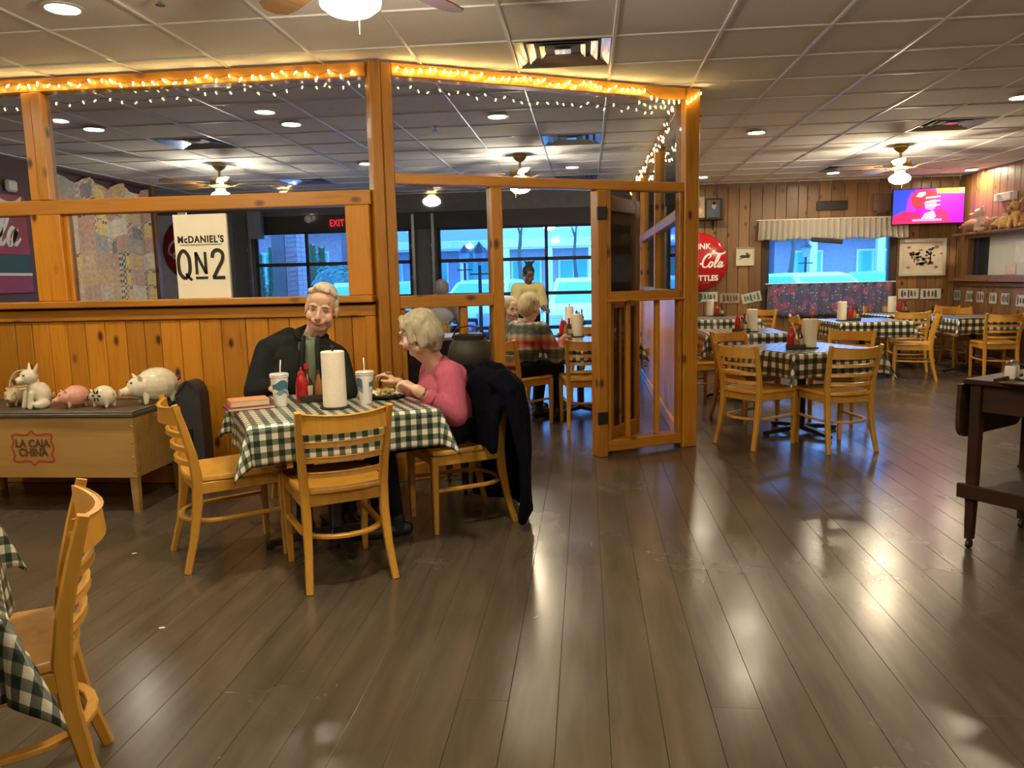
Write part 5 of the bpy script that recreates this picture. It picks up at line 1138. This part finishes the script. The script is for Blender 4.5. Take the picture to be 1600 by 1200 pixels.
# plush pigs along the shelf over the service opening
sf = struct('trim_3', B((XR-.09, 10.6, OZ1+.05), (.20, 3.1, .03), .006), pineR, label='toy shelf above the service opening')
for k, (u, L, col, lb, rz) in enumerate(((1520,.28,(.22,.10,.07),'small brown plush pig slumped at the end of the toy shelf',2.2), (1540,.34,(.55,.42,.36),'pale plush pig behind the others on the toy shelf',2.6), (1556,.26,(.40,.19,.12),'russet plush pig on the toy shelf',2.9), (1572,.26,(.62,.40,.16),'light orange plush pig on the toy shelf',2.4), (1593,.36,(.62,.36,.13),'big orange plush pig on the toy shelf',3.6))):
    p = atx(u, 362, XR-.10); pig('plush_pig', lb, (XR-.12, p.y, OZ1+.0655), rz, L, plain('plush_%d' % k, col, .95, var=.2, scale=60, bump=.4), [plain('plush_nose_%d' % k, [c*.8 for c in col], .9), dk], k in (1,4), 'plush pigs on the toy shelf', .008, cat='toy')

for (u, v), lb in (((248,983),'white scrap on the floor beside the lone chair'), ((206,866),'tiny white scrap on the floor under the roasting box end')):
    p = atz(u, v, .002); tag(MB().poly([(.0,.0),(.018,.003),(.022,.012),(.010,.016),(-.004,.010)], .003).build('paper_scrap', white, None, loc=p), lb, 'scrap', 'scraps on the floor')
# ------------------------------------------------------------------ people
def frame_from(f, up):
    f = Vector(f).normalized(); r = f.cross(Vector(up)).normalized(); u = r.cross(f); return Matrix((r, f, u)).transposed()   # columns: right, forward, up
def head_prims(c, R, s=1.0, sk=0, lip=1, jowl=1.0):
    c = Vector(c); T = lambda x, y, z: c + R @ Vector((x*s, y*s, z*s)); E_ = lambda p, r, m=sk, rot=None: ('e', T(*p), tuple(q*s for q in r), R if rot is None else R @ rot, m)
    P = [E_((0,-.012,.035),(.074,.094,.085)), E_((0,.030,-.02),(.063,.068,.085)), E_((0,.052,-.092),(.036*jowl,.030,.024)), E_((0,.012,-.070),(.058*jowl,.058,.045)), E_((0,.072,.055),(.050,.024,.034))]
    P += [('c', T(0,.094,.012), T(0,.116,-.030), .0085*s, .0125*s, sk), E_((0,.104,-.036),(.019,.013,.010))]
    for q in (-1,1):
        P += [E_((q*.030,.086,.026),(.027,.013,.008)), E_((q*.042,.062,-.034),(.026,.027,.030)), E_((q*.079,-.006,-.012),(.010,.022,.034),rot=Matrix.Rotation(q*.25,3,'Z')), E_((q*.031,.074,.004),(.017,.016,.012)), E_((q*.022,.092,-.052),(.012,.010,.012))]
    P += [E_((0,.098,-.062),(.024,.009,.0055),lip), E_((0,.095,-.072),(.020,.009,.006),lip)]
    return P
def head_features(t, c, R, org, s=1.0, iris=(.10,.13,.16), brow=(.35,.30,.24), glasses=False, closed=False):
    c = Vector(c)-Vector(org); T = lambda x, y, z: c + R @ Vector((x*s, y*s, z*s))
    for q in (-1,1):
        e = MB().ell(T(q*.031,.083,.004), .0105*s, R, 12, 8).build('eye', plain('eye_white', (.55,.50,.45), .25), t, smooth=True)
        MB().ell(T(q*.031,.0915,.003), (.0052*s,.003*s,.0052*s), R, 10, 6).build('iris', plain('iris_%d' % int(100*iris[0]), iris, .2), e, smooth=True)
        MB().tube([T(q*.014,.097,.024), T(q*.030,.100,.031), T(q*.050,.088,.025)], [.003*s,.0042*s,.002*s], 6).build('eyebrow', plain('brow_%d' % int(100*brow[0]), brow, .9), t, smooth=True)
        MB().tube([T(q*.017,.094,.008), T(q*.031,.0965,.0125), T(q*.046,.087,.007)], [.002*s,.003*s,.002*s], 6).build('eyelid', MATS['skin_fold'], t, smooth=True)
    MB().tube([T(-.023,.101,-.066), T(-.010,.107,-.0665), T(0,.108,-.0675), T(.010,.107,-.0665), T(.023,.101,-.066)], [.0008*s,.0016*s,.0018*s,.0016*s,.0008*s], 6).build('mouth_line', plain('mouth_dark', (.14,.04,.035), .6), t)
    if glasses:
        g = MB()
        for q in (-1,1):
            g.tube([T(q*(.032)+.022*math.cos(a), .108, .002+.017*math.sin(a)) for a in [2*PI*k/16 for k in range(16)]], .0014*s, 6, loop=True)
            g.tube([T(q*.054,.108,.006), T(q*.078,.06,.008), T(q*.084,-.01,.004)], .0014*s, 6)
        g.tube([T(-.010,.109,.006), T(0,.112,.009), T(.010,.109,.006)], .0014*s, 6); g.build('glasses', plain('glasses_wire', (.10,.07,.05), .3, metal=.6), t)
def hand_prims(w, d, n, sidev, curl, m, s=1.0, spread=1.0):
    w, d, n = Vector(w), Vector(d).normalized(), Vector(n).normalized(); n = (n - d*n.dot(d)).normalized(); sd = d.cross(n)*sidev; P = []   # sd: towards the thumb
    for k, (o, L, r) in enumerate(((.027,.070,.0092),(.009,.080,.0095),(-.009,.074,.0090),(-.026,.058,.0080))):
        base = w + (d*.080 + sd*o*spread)*s; P.append(('c', w + (d*.008 + sd*o*.55)*s, base, .0145*s, .0115*s, m)); p = base; an_ = 0.0
        cc = curl[k] if isinstance(curl, (list, tuple)) else curl
        for j, fr in enumerate((.46,.30,.24)):
            an_ += cc*(1,1.1,.8)[j]; dd = d*math.cos(an_) + n*math.sin(an_); q_ = p + dd*L*fr*s
            P.append(('c', p, q_, r*s*(1-.08*j), r*s*(1-.08*(j+1)), m)); p = q_
    th0 = w + (d*.020 + sd*.022)*s; th1 = th0 + (d*.030 + sd*.024 + n*.012)*s; th2 = th1 + (d*.028 + sd*.004 + n*.016)*s; th3 = th2 + (d*.020 - sd*.008 + n*.012)*s
    P += [('c', th0, th1, .015*s, .0125*s, m), ('c', th1, th2, .0115*s, .0100*s, m), ('c', th2, th3, .0100*s, .0082*s, m)]
    return P
def limb(P, pts, rad, m):
    for i in range(len(pts)-1): P.append(('c', pts[i], pts[i+1], rad[i], rad[i+1], m))
def shoe(P, ankle, f, m, s=1.0):
    a = Vector(ankle); f = Vector(f).normalized(); h = Vector((a.x, a.y, .035)); P += [('c', a, h, .045*s, .045*s, m), ('c', h-f*.05, h+f*.06, .040*s, .044*s, m), ('c', h+f*.06, h+f*.16, .044*s, .034*s, m)]
def person(label, org): return thing('person', label, 'person', org)
def skin(name, c): return plain(name, c, .5, var=.06, scale=20, sub=.08)
sk1 = skin('skin_warm', (.64,.38,.27)); sk2 = skin('skin_light', (.66,.41,.30)); sk3 = skin('skin_brown', (.16,.085,.055)); lipm = plain('lip_rose', (.36,.13,.10), .5); plain('skin_fold', (.36,.17,.11), .6)
def seated_lower(P, pel, f, r, kneeL, kneeR, ankL, ankR, m, ms, sc=1.0):
    pel = Vector(pel); P.append(('e', pel, (.175*sc,.13*sc,.12*sc), frame_from(f,(0,0,1)), m))
    for sgn, k, a in ((-1,kneeL,ankL),(1,kneeR,ankR)):
        limb(P, [pel+Vector(r)*sgn*.09*sc, Vector(k)], [.092*sc,.062*sc], m); limb(P, [Vector(k), Vector(k).lerp(Vector(a),.4), Vector(a)], [.062*sc,.056*sc,.040*sc], m); shoe(P, a, f, ms, sc)
def bodyc(P, pel, chest, neck, r, f, w, m, belly=1.0):
    R = frame_from(f,(0,0,1)); pel, chest, neck = Vector(pel), Vector(chest), Vector(neck)
    P += [('e', pel.lerp(chest,.45), (.155*w,.125*belly,.17), R, m), ('e', chest, (.165*w,.115*belly,.16), R, m), ('e', chest+Vector((0,0,.09)), (.15*w,.09,.09), R, m)]
    P.append(('c', pel, chest, .125*w, .13*w, m))
# --- man in the dark jacket
f = -E2; r = Vector((f.y,-f.x,0)); o = T1 + E2*.66; org = (o.x, o.y, 0)
t = person('elderly man in a dark jacket and green shirt, white-haired, leaning over the table', org)
hc = aty(503,481,4.16); hR = frame_from(Vector((.16,-.98,-.16)), Vector((.17,.10,1)))
pel = o + Vector((0,0,.55)); chest = aty(474,585,4.27); neck = aty(490,528,4.22)
shR, shL = aty(420,548,4.33), aty(524,560,4.14); elR, wrR = aty(398,612,4.16), Vector(A(424,617))+Vector((0,0,.045)); elL, wrL = aty(541,612,4.02), Vector(A(474,612))+Vector((0,.10,.04))
kn = [o+f*.44-r*.11+Vector((0,0,.50)), o+f*.44+r*.11+Vector((0,0,.50))]; an = [o+f*.44-r*.12+Vector((0,0,.10)), o+f*.40+r*.12+Vector((0,0,.10))]
P = []; seated_lower(P, pel, f, r, *kn, *an, 2, 3); bodyc(P, pel, chest, neck, r, f, .95, 4)
limb(P, [chest+Vector((0,0,.12)), neck], [.07,.056], 4); limb(P, [neck, hc+hR@Vector((0,-.015,-.05))], [.060,.056], 0); P += head_prims(hc, hR, 1.06, 0, 1, 1.12)
for sh, el, wr in ((shR,elR,wrR),(shL,elL,wrL)): limb(P, [sh, el, wr], [.060,.046,.030], 4)
P += hand_prims(wrR, Vector((.75,-.60,-.10)), (.2,.3,-1), 1, .35, 0, .95); P += hand_prims(wrL, Vector((-.70,-.60,-.10)), (-.2,.3,-1), -1, .45, 0, .95)
trm = plain('trousers_dark', (.010,.010,.013), .9, spec=.1); shm = plain('shoe_black', (.012,.011,.011), .5); shirtg = plain('shirt_green', (.13,.16,.10), .85, scale=30)
organic('body', P, .0052, [sk1, lipm, trm, shm, shirtg], t, org, 3); head_features(t, hc, hR, org, 1.06, (.09,.12,.15), (.42,.36,.28))
hh = lambda x, y, z: hc + hR@Vector((x,y,z))*1.06
H = [('e', hh(0,-.030,.060), (.080,.088,.076), hR, 0), ('e', hh(0,-.060,.010), (.074,.058,.075), hR, 0)]
for q in (-1,1): H += [('e', hh(q*.070,-.022,.030), (.014,.044,.045), hR, 0), ('c', hh(q*.02,.050,.108), hh(q*.062,.020,.085), .016, .018, 0)]
H += [('c', hh(-.03,.060,.104), hh(.03,.052,.116), .014, .018, 0)]
organic('hair', H, .006, [plain('hair_white', (.56,.49,.37), .75, var=.3, scale=90, bump=.8, stretch=(1,.3,1))], t, org, 2)
J = []; bodyc(J, pel+Vector((0,0,.02)), chest, neck, r, f, 1.10, 0, 1.14)
for q_ in (shR, shL): J += [('c', neck+Vector((0,.03,-.05)), q_, .075, .080, 0), ('c', neck+(q_-neck)*.16+Vector((0,.035,.035)), neck+(q_-neck)*.45, .034, .06, 0)]
J += [('c', aty(452,524,4.38), aty(425,542,4.36), .052, .066, 0), ('c', chest+Vector((0,.03,.08)), neck+Vector((-.03,.05,-.02)), .13, .07, 0)]
for sh, el, wr in ((shR,elR,wrR),(shL,elL,wrL)): limb(J, [sh, sh.lerp(el,.5), el, wr.lerp(el,.2)], [.080,.074,.064,.047], 0)
jk = organic('jacket', J, .009, [plain('jacket_dark', (.015,.017,.016), .9, spec=.1, var=.2, scale=10, bump=.3)], t, org, 12)
# open front: shirt strip, collar
fc = lambda u, v, y: aty(u, v, y)-Vector(org)
MB().loft([[fc(485-a*w,v,y), fc(485+a*w,v,y), fc(485+a*w,v,y+.04), fc(485-a*w,v,y+.04)] for v, y, w, a in ((531,4.05,7,1),(548,4.04,9,1),(575,4.03,11,1),(600,4.03,9,1),(612,4.04,7,1))]).build('shirt_front', shirtg, t, smooth=True)
for sg, u0 in ((-1,474),(1,496)): MB().tube([fc(u0,527,4.10), fc(u0+sg*1,540,4.035), fc(u0-sg*(-2),575,4.01), fc(u0+sg*1,606,4.02)], [.014,.016,.013,.010], 8).build('lapel', MATS['jacket_dark'], t, smooth=True)
MB().tube([fc(510,526,4.20), fc(497,517,4.28), fc(478,513,4.30), fc(464,519,4.24), fc(468,530,4.14)], [.016,.022,.024,.022,.014], 10).build('jacket_collar', MATS['jacket_dark'], t, smooth=True)
MB().tube([fc(478,522,4.13), fc(485,530,4.08), fc(494,530,4.08)], [.012,.011,.010], 8).build('shirt_collar', shirtg, t, smooth=True)
# --- woman in the pink cardigan
o = T1 + E1*.66; f = -E1; r = Vector((f.y,-f.x,0)); org = (o.x, o.y, 0)
t = person('grey-haired woman in a pink cardigan holding food above her tray', org)
hc = aty(655,521,4.02); hR = frame_from(Vector((-.96,.16,-.22)), Vector((-.08,.0,1)))
pel = o + Vector((0,0,.55)); chest = aty(690,612,4.14); neck = aty(675,560,4.07)
shL, shR = aty(702,585,3.97), aty(676,580,4.27); elL, wrL = aty(712,648,3.90), aty(651,609,3.80); elR, wrR = aty(668,640,4.30), aty(622,598,3.98)
kn = [o+f*.42-r*.10+Vector((0,0,.50)), o+f*.42+r*.10+Vector((0,0,.50))]; an = [o+f*.36-r*.11+Vector((0,0,.10)), o+f*.40+r*.11+Vector((0,0,.10))]
P = []; seated_lower(P, pel, f, r, *kn, *an, 2, 3, .98); bodyc(P, pel, chest, neck, r, f, .95, 4, 1.0)
limb(P, [chest+Vector((0,0,.10)), neck], [.075,.056], 0); limb(P, [neck, hc+hR@Vector((0,-.01,-.05))], [.056,.052], 0); P += head_prims(hc, hR, .98, 0, 1, 1.15)
P += [('c', hc+hR@Vector((0,.03,-.10)), neck+Vector((-.03,0,.01)), .034, .045, 0)]
for sh, el, wr in ((shR,elR,wrR),(shL,elL,wrL)): limb(P, [sh, el, wr], [.058,.046,.029], 0)
P += hand_prims(wrL, Vector((-.90,.20,.50)), (-.45,.2,-.85), -1, [.55,.62,.7,.75], 0, .92); P += hand_prims(wrR, Vector((-.70,-.40,.65)), (-.6,-.1,-.8), 1, [.4,.6,.7,.7], 0, .92)
organic('body', P, .0052, [sk2, lipm, trm, shm, plain('pink_knit', (.42,.085,.145), .85, var=.12, scale=120, bump=.3, stretch=(1,1,.2))], t, org, 3); head_features(t, hc, hR, org, .98, (.10,.08,.06), (.30,.25,.18), True)
hh = lambda x, y, z: hc + hR@Vector((x,y,z))*.98
H = [('e', hh(0,-.018,.055), (.090,.102,.080), hR, 0), ('e', hh(0,-.058,.0), (.088,.075,.100), hR, 0), ('c', hh(0,-.085,-.03), hh(0,-.075,-.085), .055, .035, 0)]
for q in (-1,1): H += [('c', hh(q*.070,.020,.060), hh(q*.082,.018,-.035), .026, .018, 0), ('c', hh(q*.074,-.03,.04), hh(q*.076,-.035,-.065), .030, .022, 0), ('c', hh(q*.022,.066,.098), hh(q*.068,.048,.050), .022, .018, 0)]
organic('hair', H, .006, [plain('hair_grey', (.33,.285,.20), .7, var=.35, scale=80, bump=.9, stretch=(1,1,.25))], t, org, 2)
J = []; bodyc(J, pel+Vector((0,0,.0)), chest, neck, r, f, 1.08, 0, 1.15); J += [('c', shR, shL, .066, .066, 0), ('c', chest+Vector((.03,0,.08)), neck+Vector((.045,.02,-.035)), .12, .055, 0)]
for sh, el, wr in ((shR,elR,wrR),(shL,elL,wrL)): limb(J, [sh, sh.lerp(el,.5), el, wr.lerp(el,.28)], [.076,.073,.066,.042], 0)
organic('cardigan', J, .009, [MATS['pink_knit']], t, org, 4)
MB().tube([wrL.lerp(elL,.27)-Vector(org)+Vector((0,0,.0)), wrL.lerp(elL,.34)-Vector(org)], [.046,.050], 14).build('cuff', MATS['pink_knit'], t, smooth='auto')
MB().tube([wrL.lerp(elL,.12)-Vector(org), wrL.lerp(elL,.16)-Vector(org)], [.034,.034], 14).build('bracelet', brass, t, smooth='auto')
for k in range(0): MB().ell(aty(647-k*2,578+k*11,3.94+.01*k)-Vector(org), .006, n=8, m=6).build('button', plain('button_pink', (.45,.16,.2), .3), t, smooth=True)
tag(MB().ell((0,0,0), (.018,.011,.009), n=10, m=6).build('food_morsel', plain('green_morsel', (.16,.13,.05), .6), None, smooth=True, loc=aty(607,583,3.86)), 'small greenish morsel held in the woman\'s fingers', 'food')
# coat draped over her chair
cb_ = T1 + E1*.90; t = thing('draped_coat', 'dark navy coat draped over the back of the woman\'s chair', 'coat', (cb_.x, cb_.y, 0)); navy = plain('navy_cloth', (.0035,.004,.009), 1.0, bump=.3, spec=.08)
P = []; n_ = E2
rows_ = [(-.115,.48,.25),(-.105,.66,.26),(-.06,.80,.255),(.03,.85,.26),(.10,.78,.28),(.125,.62,.30),(.14,.42,.32),(.145,.24,.33),(.14,.09,.32)]
G_ = [[n_*((k/8-.5)*2*w - .05) + E1*(e+.022*math.sin(k*2.3+z*5)*(1 if e > 0 else .3) - .13*abs(k/4-1)**3*(1 if e > 0 else 0)) + Vector((0,0,z-.03*abs(k/4-1)**2+.015*math.sin(k*1.7))) for k in range(9)] for e, z, w in rows_]
for i_ in range(len(G_)):
    for k in range(9):
        if k: P.append(('c', G_[i_][k-1], G_[i_][k], .026, .026, 0))
        if i_: P.append(('c', G_[i_-1][k], G_[i_][k], .028, .028, 0))
        if i_ and k: P.append(('c', G_[i_-1][k-1], G_[i_][k], .024, .024, 0)); P.append(('c', G_[i_-1][k], G_[i_][k-1], .024, .024, 0))
organic('coat_body', P, .012, [navy], t, (0,0,0), 3); MB().tube([n_*-.14+E1*.02+Vector((0,0,.85)), E1*.01+Vector((0,0,.875)), n_*.14+E1*.02+Vector((0,0,.85))], .022, 8).build('collar', navy, t, smooth=True)
# --- simpler far diners
def far_seated(label, o, face, hpx, hy, skn, hairm, topm, longh=False, glasses=False, arms=.45, hat=None, vox=.011, lean=.06, sleeve=None):
    o = Vector((o[0], o[1], 0)); f = Vector((math.cos(math.radians(face)), math.sin(math.radians(face)), 0)); r = Vector((f.y,-f.x,0)); org = (o.x,o.y,0); t = person(label, org)
    hc = aty(*hpx, hy); hR = frame_from(f+Vector((0,0,-.15)), (0,0,1)); pel = o+Vector((0,0,.55)); neck = hc-Vector((0,0,.15))-f*.03; chest = pel.lerp(neck,.60)+f*.01
    sh = [neck-Vector((0,0,.055))+r*s*.165 for s in (-1,1)]; el = [sh[i]+f*.12+r*s*.07-Vector((0,0,.24)) for i, s in enumerate((-1,1))]; wr = [el[i]+f*.22-r*s*.08+Vector((0,0,max(0,.79-el[i].z))) for i, s in enumerate((-1,1))]
    kn = [o+f*.42+r*s*.11+Vector((0,0,.50)) for s in (-1,1)]; an = [o+f*.38+r*s*.12+Vector((0,0,.10)) for s in (-1,1)]
    P = []; seated_lower(P, pel, f, r, kn[0], kn[1], an[0], an[1], 2, 3); bodyc(P, pel, chest, neck, r, f, 1.0, 4); limb(P, [chest+Vector((0,0,.1)), neck, hc-Vector((0,0,.05))], [.08,.055,.052], 0); P += head_prims(hc, hR, 1.0, 0, 1)
    for i in (0,1): limb(P, [sh[i], el[i], wr[i]], [.062,.050,.032], 4); P += hand_prims(wr[i], f+r*(.4 if i == 0 else -.4), (0,0,-1), -1 if i == 0 else 1, .4, 0)
    organic('body', P, vox*.7, [skn, lipm, trm, shm, MATS['undershirt']], t, org, 2); head_features(t, hc, hR, org, 1.0, glasses=glasses)
    hh = lambda x, y, z: hc + hR@Vector((x,y,z)); H = [('e', hh(0,-.022,.05), (.092,.10,.082), hR, 0), ('e', hh(0,-.055,.0), (.088,.072,.10), hR, 0)]
    for q in (-1,1): H += [('c', hh(q*.072,.0,.06), hh(q*.082,-.01,-.03), .026, .020, 0)] + ([('c', hh(q*.085,-.01,-.02), hh(q*.09,.0,-.15), .03, .025, 0)] if longh else [])
    organic('hair', H, vox*.8, [hairm], t, org, 2)
    J = []; bodyc(J, pel+Vector((0,0,.02)), chest, neck, r, f, 1.15, 0, 1.2); J.append(('c', sh[0], sh[1], .078, .078, 0))
    for i in (0,1): limb(J, [sh[i], el[i], wr[i].lerp(el[i],.2)], [.085,.070,.048], 0)
    organic('shirt', J, vox, [topm], t, org, 3); return t
plain('undershirt', (.3,.3,.3), .9); blond = plain('hair_ash', (.48,.38,.24), .75, var=.3, scale=80, bump=.8, stretch=(1,1,.25)); lgrey = plain('hair_pale', (.46,.36,.25), .75, var=.25, scale=80, bump=.8); sgrey = plain('hair_steel', (.22,.22,.22), .8, var=.3, scale=60)
def flannel():
    m, nt, b, L = new_mat('flannel_stripes'); tc = N(nt,'ShaderNodeTexCoord'); sp = N(nt,'ShaderNodeSeparateXYZ'); nz = N(nt,'ShaderNodeTexNoise', Scale=9.0); L(tc.outputs['Object'], nz.inputs['Vector']); L(tc.outputs['Object'], sp.inputs[0])
    ad = N(nt,'ShaderNodeMath', operation='MULTIPLY_ADD'); L(nz.outputs['Fac'], ad.inputs[0]); ad.inputs[1].default_value = .05; L(sp.outputs[2], ad.inputs[2]); fr_ = N(nt,'ShaderNodeMath', operation='MULTIPLY'); L(ad.outputs[0], fr_.inputs[0]); fr_.inputs[1].default_value = 4.4
    fc_ = N(nt,'ShaderNodeMath', operation='FRACT'); L(fr_.outputs[0], fc_.inputs[0])
    r = ramp(nt, [(0,(.05,.07,.05)),(.16,(.07,.09,.06)),(.24,(.45,.36,.26)),(.34,(.48,.10,.05)),(.50,(.42,.05,.04)),(.62,(.45,.22,.08)),(.74,(.42,.34,.26)),(.86,(.08,.10,.08))]); L(fc_.outputs[0], r.inputs[0])
    vy = N(nt,'ShaderNodeTexWave', Scale=4.5, Distortion=1.5); L(tc.outputs['Object'], vy.inputs['Vector']); mx = N(nt,'ShaderNodeMix', data_type='RGBA', blend_type='MULTIPLY'); mx.inputs['Factor'].default_value = .45; L(r.outputs[0], mx.inputs[6]); L(vy.outputs['Color'], mx.inputs[7]); L(mx.outputs[2], b.inputs['Base Color']); b.inputs['Roughness'].default_value = .9; MATS['flannel'] = m; return m
far_seated('woman with short blonde hair in a red and green striped flannel shirt, seen from behind', (-.62,7.02), 50, (828,480), 7.10, sk2, blond, flannel())
far_seated('woman with glasses and pale hair facing the striped-shirted diner', (-.66,8.32), 308, (797,482), 8.22, sk2, lgrey, plain('grey_knit', (.16,.15,.14), .9), True, True)
far_seated('grey-haired diner in a pale grey shirt seen from behind near the roll-up door', (-1.98,10.02), 90, (690,452), 10.05, sk2, sgrey, plain('shirt_grey', (.36,.36,.38), .9))
# --- standing worker in a yellow shirt
o = Vector((-.80, 10.9, 0)); f = Vector((.35,-.94,0)).normalized(); r = Vector((f.y,-f.x,0)); org = (o.x,o.y,0); t = person('standing worker in a yellow shirt with dark hair tied up, looking down', org)
hc = aty(826,429,10.78); hR = frame_from(f+Vector((0,0,-.6)), (0,0,1)); neck = hc-Vector((0,0,.14))-f*.05; pel = o+Vector((0,0,.86))-f*.06; chest = pel.lerp(neck,.6)
P = [('e', pel, (.17,.12,.12), frame_from(f,(0,0,1)), 2)]
for s in (-1,1): k = o+r*s*.10+Vector((0,0,.46)); a = o+r*s*.11+Vector((0,0,.09)); limb(P, [pel+r*s*.09, k, a], [.09,.062,.042], 2); shoe(P, a, f, 3)
bodyc(P, pel, chest, neck, r, f, .95, 4); limb(P, [chest+Vector((0,0,.1)), neck, hc-Vector((0,0,.05))], [.08,.052,.05], 0); P += head_prims(hc, hR, .95, 0, 1)
J = []; bodyc(J, pel+Vector((0,0,.03)), chest, neck, r, f, 1.12, 0, 1.15)
for s in (-1,1):
    sh = neck-Vector((0,0,.05))+r*s*.165; el = sh+r*s*.05+f*.04-Vector((0,0,.27)); wr = el+f*.22-r*s*.04-Vector((0,0,.02)); limb(P, [sh, el, wr], [.058,.046,.03], 0); P += hand_prims(wr, f, (0,0,-1), s, .5, 0); limb(J, [sh, sh.lerp(el,.8)], [.08,.075], 0); J.append(('c', neck-Vector((0,0,.05)), sh, .08, .078, 0))
organic('body', P, .008, [sk3, plain('lip_dark', (.12,.05,.04), .5), trm, shm, MATS['undershirt']], t, org, 2); head_features(t, hc, hR, org, .95, (.03,.02,.015), (.02,.015,.012))
hh = lambda x, y, z: hc + hR@Vector((x,y,z)); dh = plain('hair_black', (.012,.011,.012), .6)
organic('hair', [('e', hh(0,-.025,.045), (.085,.095,.08), hR, 0), ('e', hh(0,-.05,.13), (.05,.05,.05), hR, 0), ('c', hh(.03,-.05,.15), hh(.065,-.05,.18), .022, .012, 0), ('c', hh(-.03,-.05,.15), hh(-.065,-.05,.18), .022, .012, 0)], .008, [dh], t, org, 2)
organic('shirt', J, .011, [plain('shirt_yellow', (.62,.56,.26), .85)], t, org, 3)
